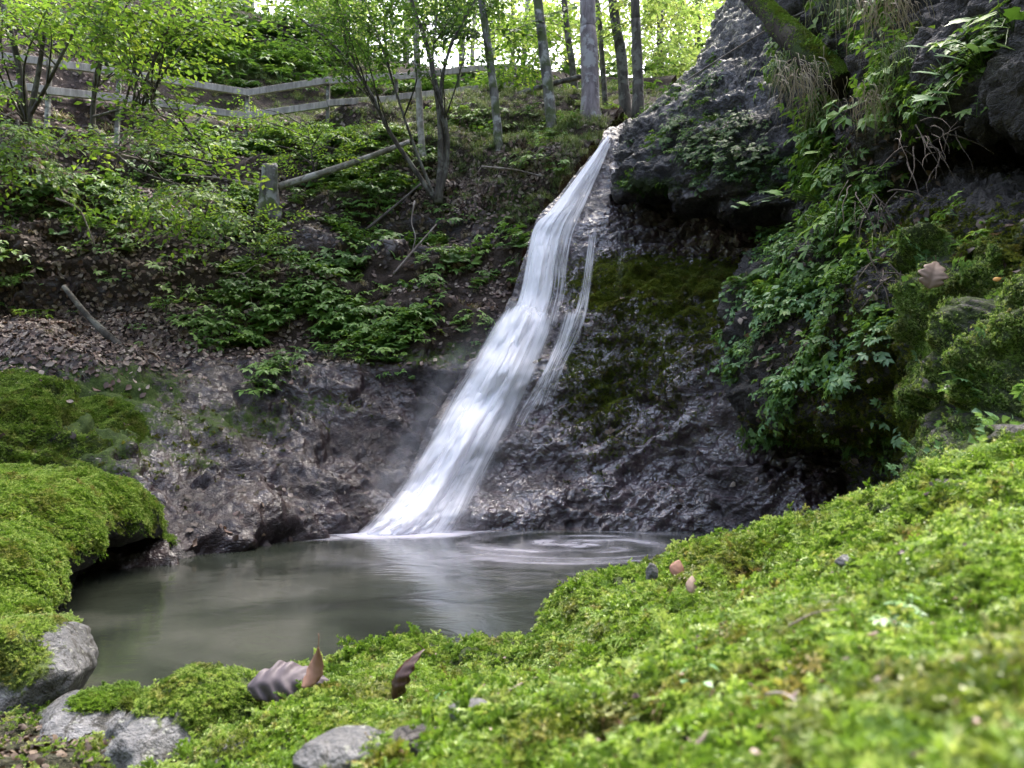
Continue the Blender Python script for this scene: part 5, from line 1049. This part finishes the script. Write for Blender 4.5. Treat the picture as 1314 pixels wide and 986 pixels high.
rock('wide grey rock half covered with moss at the near pool edge', 245, 958, 2.0, (0.27, 0.30, 0.17), 402, amp=0.3, mossup=1.0, mossn=1500, rz=0.3, dz=0.0)
rock('grey rock breaking out of the moss at the bottom edge, left of the middle', 300, 975, None, (0.12, 0.11, 0.05), 412, amp=0.3, mossup=0.4, mossn=200, dz=0.0)
rock('flat pale slab along the pool edge left of the curled greyish leaf', 272, 912, None, (0.17, 0.13, 0.065), 415, amp=0.2, mossup=0.45, mossn=220, rz=-0.4, tilt=(0.1, 0.12), dz=0.0)
rock('low grey rock between the angular rock and the wide rock', 115, 925, 2.3, (0.17, 0.16, 0.08), 403, amp=0.3, mossup=0.9, mossn=420)
rock('pale grey stone at the bottom edge, middle of the photo', 440, 984, None, (0.085, 0.07, 0.03), 404, mossup=0.0, dz=0.02)
rock('small pale stone sunk in moss near the bottom edge', 608, 930, None, (0.04, 0.034, 0.022), 405, sub=4, dz=0.018)
rock('dark little stone sunk in moss right of the bottom stone', 540, 962, None, (0.045, 0.034, 0.02), 406, 'rock_dry', sub=4, dz=0.016)
rock('tiny white pebble pile standing in moss at the pool edge', 838, 748, None, (0.018, 0.016, 0.036), 407, amp=0.4, dz=0.035, sub=3, tilt=(0.15, 0.2))
rock('pale stone half hidden in the moss on the right', 1088, 740, None, (0.018, 0.02, 0.014), 408, sub=4, dz=0.02)
rock('flat dark stone on the moss crest at the right', 1222, 618, 1.75, (0.045, 0.05, 0.014), 409, 'rock_dry', sub=4, dz=-0.006)
rock('mossy wet stone at the shore below the boulder tip', 232, 716, 5.6, (0.10, 0.12, 0.08), 410, 'rock_dry', mossup=0.3, sub=4)
# mulch of dead moss and leaves on the lower left
def mulch():
    pos, nr = sample('mound', 1700, lambda u, v, c, N: ell(u, v, [(70, 955, 110, 40, 1.0)])); ps = []
    for i, t in enumerate(DEAD): s = slice(i, None, len(DEAD)); ps.append(inst(t, pos[s] + nr[s] * 0.012, orient(nr[s], 0, len(pos[s])) @ np.array(Euler((0.5, 0.3, 0)).to_matrix()) * rng.uniform(0.008, 0.03, len(pos[s]))[:, None, None], tw=0))
    stuff('leaf_mulch', ps, M['mulch'], 'brown mulch of rotting leaves and moss in the lower left corner', 'mulch')
mulch()
M['leaf_grey'] = leaf_mat('curled_grey_leaf', ((0.10, 0.08, 0.092), (0.125, 0.10, 0.115)), trans=0.15, rough=0.6, tcol=(1, 0.9, 0.8))
M['leaf_brown'] = leaf_mat('glossy_brown_leaf', ((0.04, 0.017, 0.010), (0.09, 0.035, 0.022)), trans=0.1, rough=0.35, tcol=(1, 0.6, 0.4))
M['leaf_tan'] = leaf_mat('tan_leaf', ((0.20, 0.135, 0.10), (0.27, 0.19, 0.145)), trans=0.2, rough=0.6, tcol=(1, 0.8, 0.6))
M['leaf_pink'] = leaf_mat('orange_brown_leaf', ((0.28, 0.14, 0.095), (0.3, 0.16, 0.11)), trans=0.2, rough=0.6, tcol=(1, 0.8, 0.6))
M['leaf_orange'] = leaf_mat('orange_leaf', ((0.5, 0.25, 0.05), (0.5, 0.28, 0.06)), trans=0.3, rough=0.6, tcol=(1, 0.8, 0.6))
def dleaf(label, p, L, W_, d, up, mat, roll=0.0, curl=0.2, wave=0.0, n=14, m=9, fold=0.0, thick=0.0012, stalk=0.25, lobes=0.0):
    """curled dead leaf: grid rolled about its length, with ribs"""
    t = np.linspace(0, 1, n)[:, None]; s = np.linspace(-1, 1, m)[None]; w = W_ / 2 * np.sin(np.pi * np.clip(t, 0.015, 0.985) ** 0.75) ** 0.85
    x = np.broadcast_to(t * L, (n, m)); ang = s * roll
    y = w * (np.sin(ang) / roll if roll else s); z = -w * ((1 - np.cos(ang)) / roll if roll else 0 * s) + fold * np.abs(s) * w
    ir = 0.14 * fbm(np.stack(np.broadcast_arrays(t * 4, s * 2, L * 91.0), -1), 3, 5); y = y * (1 + ir + lobes * (np.abs(np.sin(t * 11)) - 0.6) * np.abs(s)); z = z + 0.5 * w * ir
    x = x + 0 * s; z = z - curl * L * (t - 0.4) ** 2 + wave * np.sin(t * 34 - np.abs(s) * 5) * np.abs(s) * w
    V = np.stack(np.broadcast_arrays(x - L * 0.5, y, z), -1).reshape(-1, 3); F = tris(grid_quads(n, m)); 
    sp = np.array([[L * 0.5 - 0.01 * L, 0, V[-m // 2, 2]], [L * (0.5 + stalk * 0.5), 0.03 * L, V[-m // 2, 2] + 0.06 * L], [L * (0.5 + stalk), 0.07 * L, V[-m // 2, 2] + 0.14 * L]])
    b = np.array(p); f = frame(np.array(d, float), np.array(up, float))
    o = link('dead_leaf', new_mesh('dead_leaf', V @ f.T, F, {'tint': np.full(len(V), rng.uniform(0, 1))}, mat=M[mat]), loc=b, label=label, cat='leaf')
    if stalk: Vs, Fs = tube(crom(sp, 6), 0.012 * L, 5); link('stalk', new_mesh('stalk', Vs @ f.T, Fs, {'tint': np.full(len(Vs), 0.1)}, mat=M[mat]), o)
    md = o.modifiers.new('thickness', 'SOLIDIFY'); md.thickness = thick
    return o
dleaf('curled greyish lilac dead leaf lying on the moss beside the pool', onmoss(362, 900, 0.06), 0.20, 0.125, (1, 0.15, 0.10), (0.05, -0.75, 0.7), 'leaf_grey', 1.0, 0.75, 0.17, n=90, m=17, lobes=0.12, stalk=0.0)
lt_ = dleaf('pinkish pointed end of a dead leaf rising behind the curled greyish leaf', onmoss(400, 893, 0.075), 0.10, 0.055, (0.35, 0.2, 0.8), (-0.5, -1, 0.3), 'leaf_pink', 0.9, -0.6, 0.05, n=24, lobes=0.1, stalk=0.3)
dleaf('dark glossy brown folded leaf standing in the moss', onmoss(508, 908, 0.075), 0.13, 0.062, (0.35, 0.15, 0.9), (-0.75, -0.6, 0.3), 'leaf_brown', 1.1, 0.9, 0.16, n=30, m=11, stalk=0.05)
dleaf('small orange brown heart shaped leaf on the moss near the pebbles', onmoss(868, 748, 0.05), 0.048, 0.042, (0.3, 0.4, 0.8), (0, -1, 0.4), 'leaf_pink', 0.4, 0.3)
dleaf('small beige leaf lying just below the heart shaped leaf', onmoss(886, 772, 0.05), 0.045, 0.028, (0.2, 0.5, 0.7), (0, -1, 0.5), 'leaf_tan', 0.5, 0.3)
dleaf('large tan dead leaf caught upright on the mossy ledge at right', P(1198, 350, 3.6), 0.16, 0.125, (0.35, 0.1, 0.9), (-0.35, -1, 0.15), 'leaf_tan', 0.6, 0.7, 0.03, fold=0.35, n=50, m=13, stalk=0.12, lobes=0.45)
dleaf('small orange leaf on the mossy ledge near the right edge', P(1280, 358, 3.3), 0.04, 0.026, (1, 0, 0.3), (0, -1, 0.6), 'leaf_orange', 0.4, 0.3)
dleaf('pale leaf stuck on the wet rock right of the cascade', P(783, 553, 7.62), 0.12, 0.07, (1, 0, 0.3), (0, -1, 0.5), 'leaf_tan', 0.4, 0.3)
dleaf('pale leaf lying below the right hand plant bank', P(972, 545, 6.7), 0.13, 0.08, (0.8, 0, 0.4), (0, -1, 0.5), 'leaf_tan', 0.4, 0.3)
# ------------------------------------------------------------------ world, sun, camera, settings
w = bpy.data.worlds.new('World'); sc.world = w; w.use_nodes = True
nt = w.node_tree; bg = nt.nodes['Background']
sky = nt.nodes.new('ShaderNodeTexSky'); sky.sky_type = 'NISHITA'; sky.sun_disc = False
SUN_EL, SUN_AZ = math.radians(62), math.radians(24)     # azimuth from +Y, negative = left
sky.sun_elevation = SUN_EL; sky.sun_rotation = SUN_AZ; sky.air_density = 1.0; sky.dust_density = 6.0; sky.ozone_density = 1.2
hs = nt.nodes.new('ShaderNodeHueSaturation'); hs.inputs['Saturation'].default_value = 0.85
nt.links.new(sky.outputs[0], hs.inputs['Color']); nt.links.new(hs.outputs[0], bg.inputs[0]); bg.inputs[1].default_value = 0.145
sd = bpy.data.lights.new('sun', 'SUN'); sd.energy = 1.25; sd.angle = math.radians(30); sd.color = (1.0, 0.96, 0.9)
so = bpy.data.objects.new('sun', sd); COL.objects.link(so)
d = Vector((math.sin(SUN_AZ) * math.cos(SUN_EL), math.cos(SUN_AZ) * math.cos(SUN_EL), math.sin(SUN_EL)))
so.rotation_euler = (-d).to_track_quat('-Z', 'Y').to_euler()
cd = bpy.data.cameras.new('camera'); cam = bpy.data.objects.new('camera', cd); COL.objects.link(cam); sc.camera = cam
cam.location = (0, 0, CAMZ); cam.rotation_euler = (math.radians(90) + PITCH, 0, 0)
cd.sensor_width = 36; cd.lens = 36 * FPX / 1314; cd.clip_end = 2000; cd.clip_start = 0.02
cd.dof.use_dof = True; cd.dof.focus_distance = 5.0; cd.dof.aperture_fstop = 5.0
vs = sc.view_settings; vs.view_transform = 'Standard'; vs.look = 'None'; vs.gamma = 1; vs.exposure = 2.8
sc.render.engine = 'CYCLES'
cy = sc.cycles; cy.use_denoising = True; cy.max_bounces = 6; cy.diffuse_bounces = 3; cy.glossy_bounces = 2; cy.transparent_max_bounces = 12; cy.transmission_bounces = 3
cy.caustics_reflective = False; cy.caustics_refractive = False; cy.sample_clamp_indirect = 5
try: cy.denoiser = 'OPENIMAGEDENOISE'; cy.denoising_input_passes = 'RGB_ALBEDO_NORMAL'
except Exception: pass
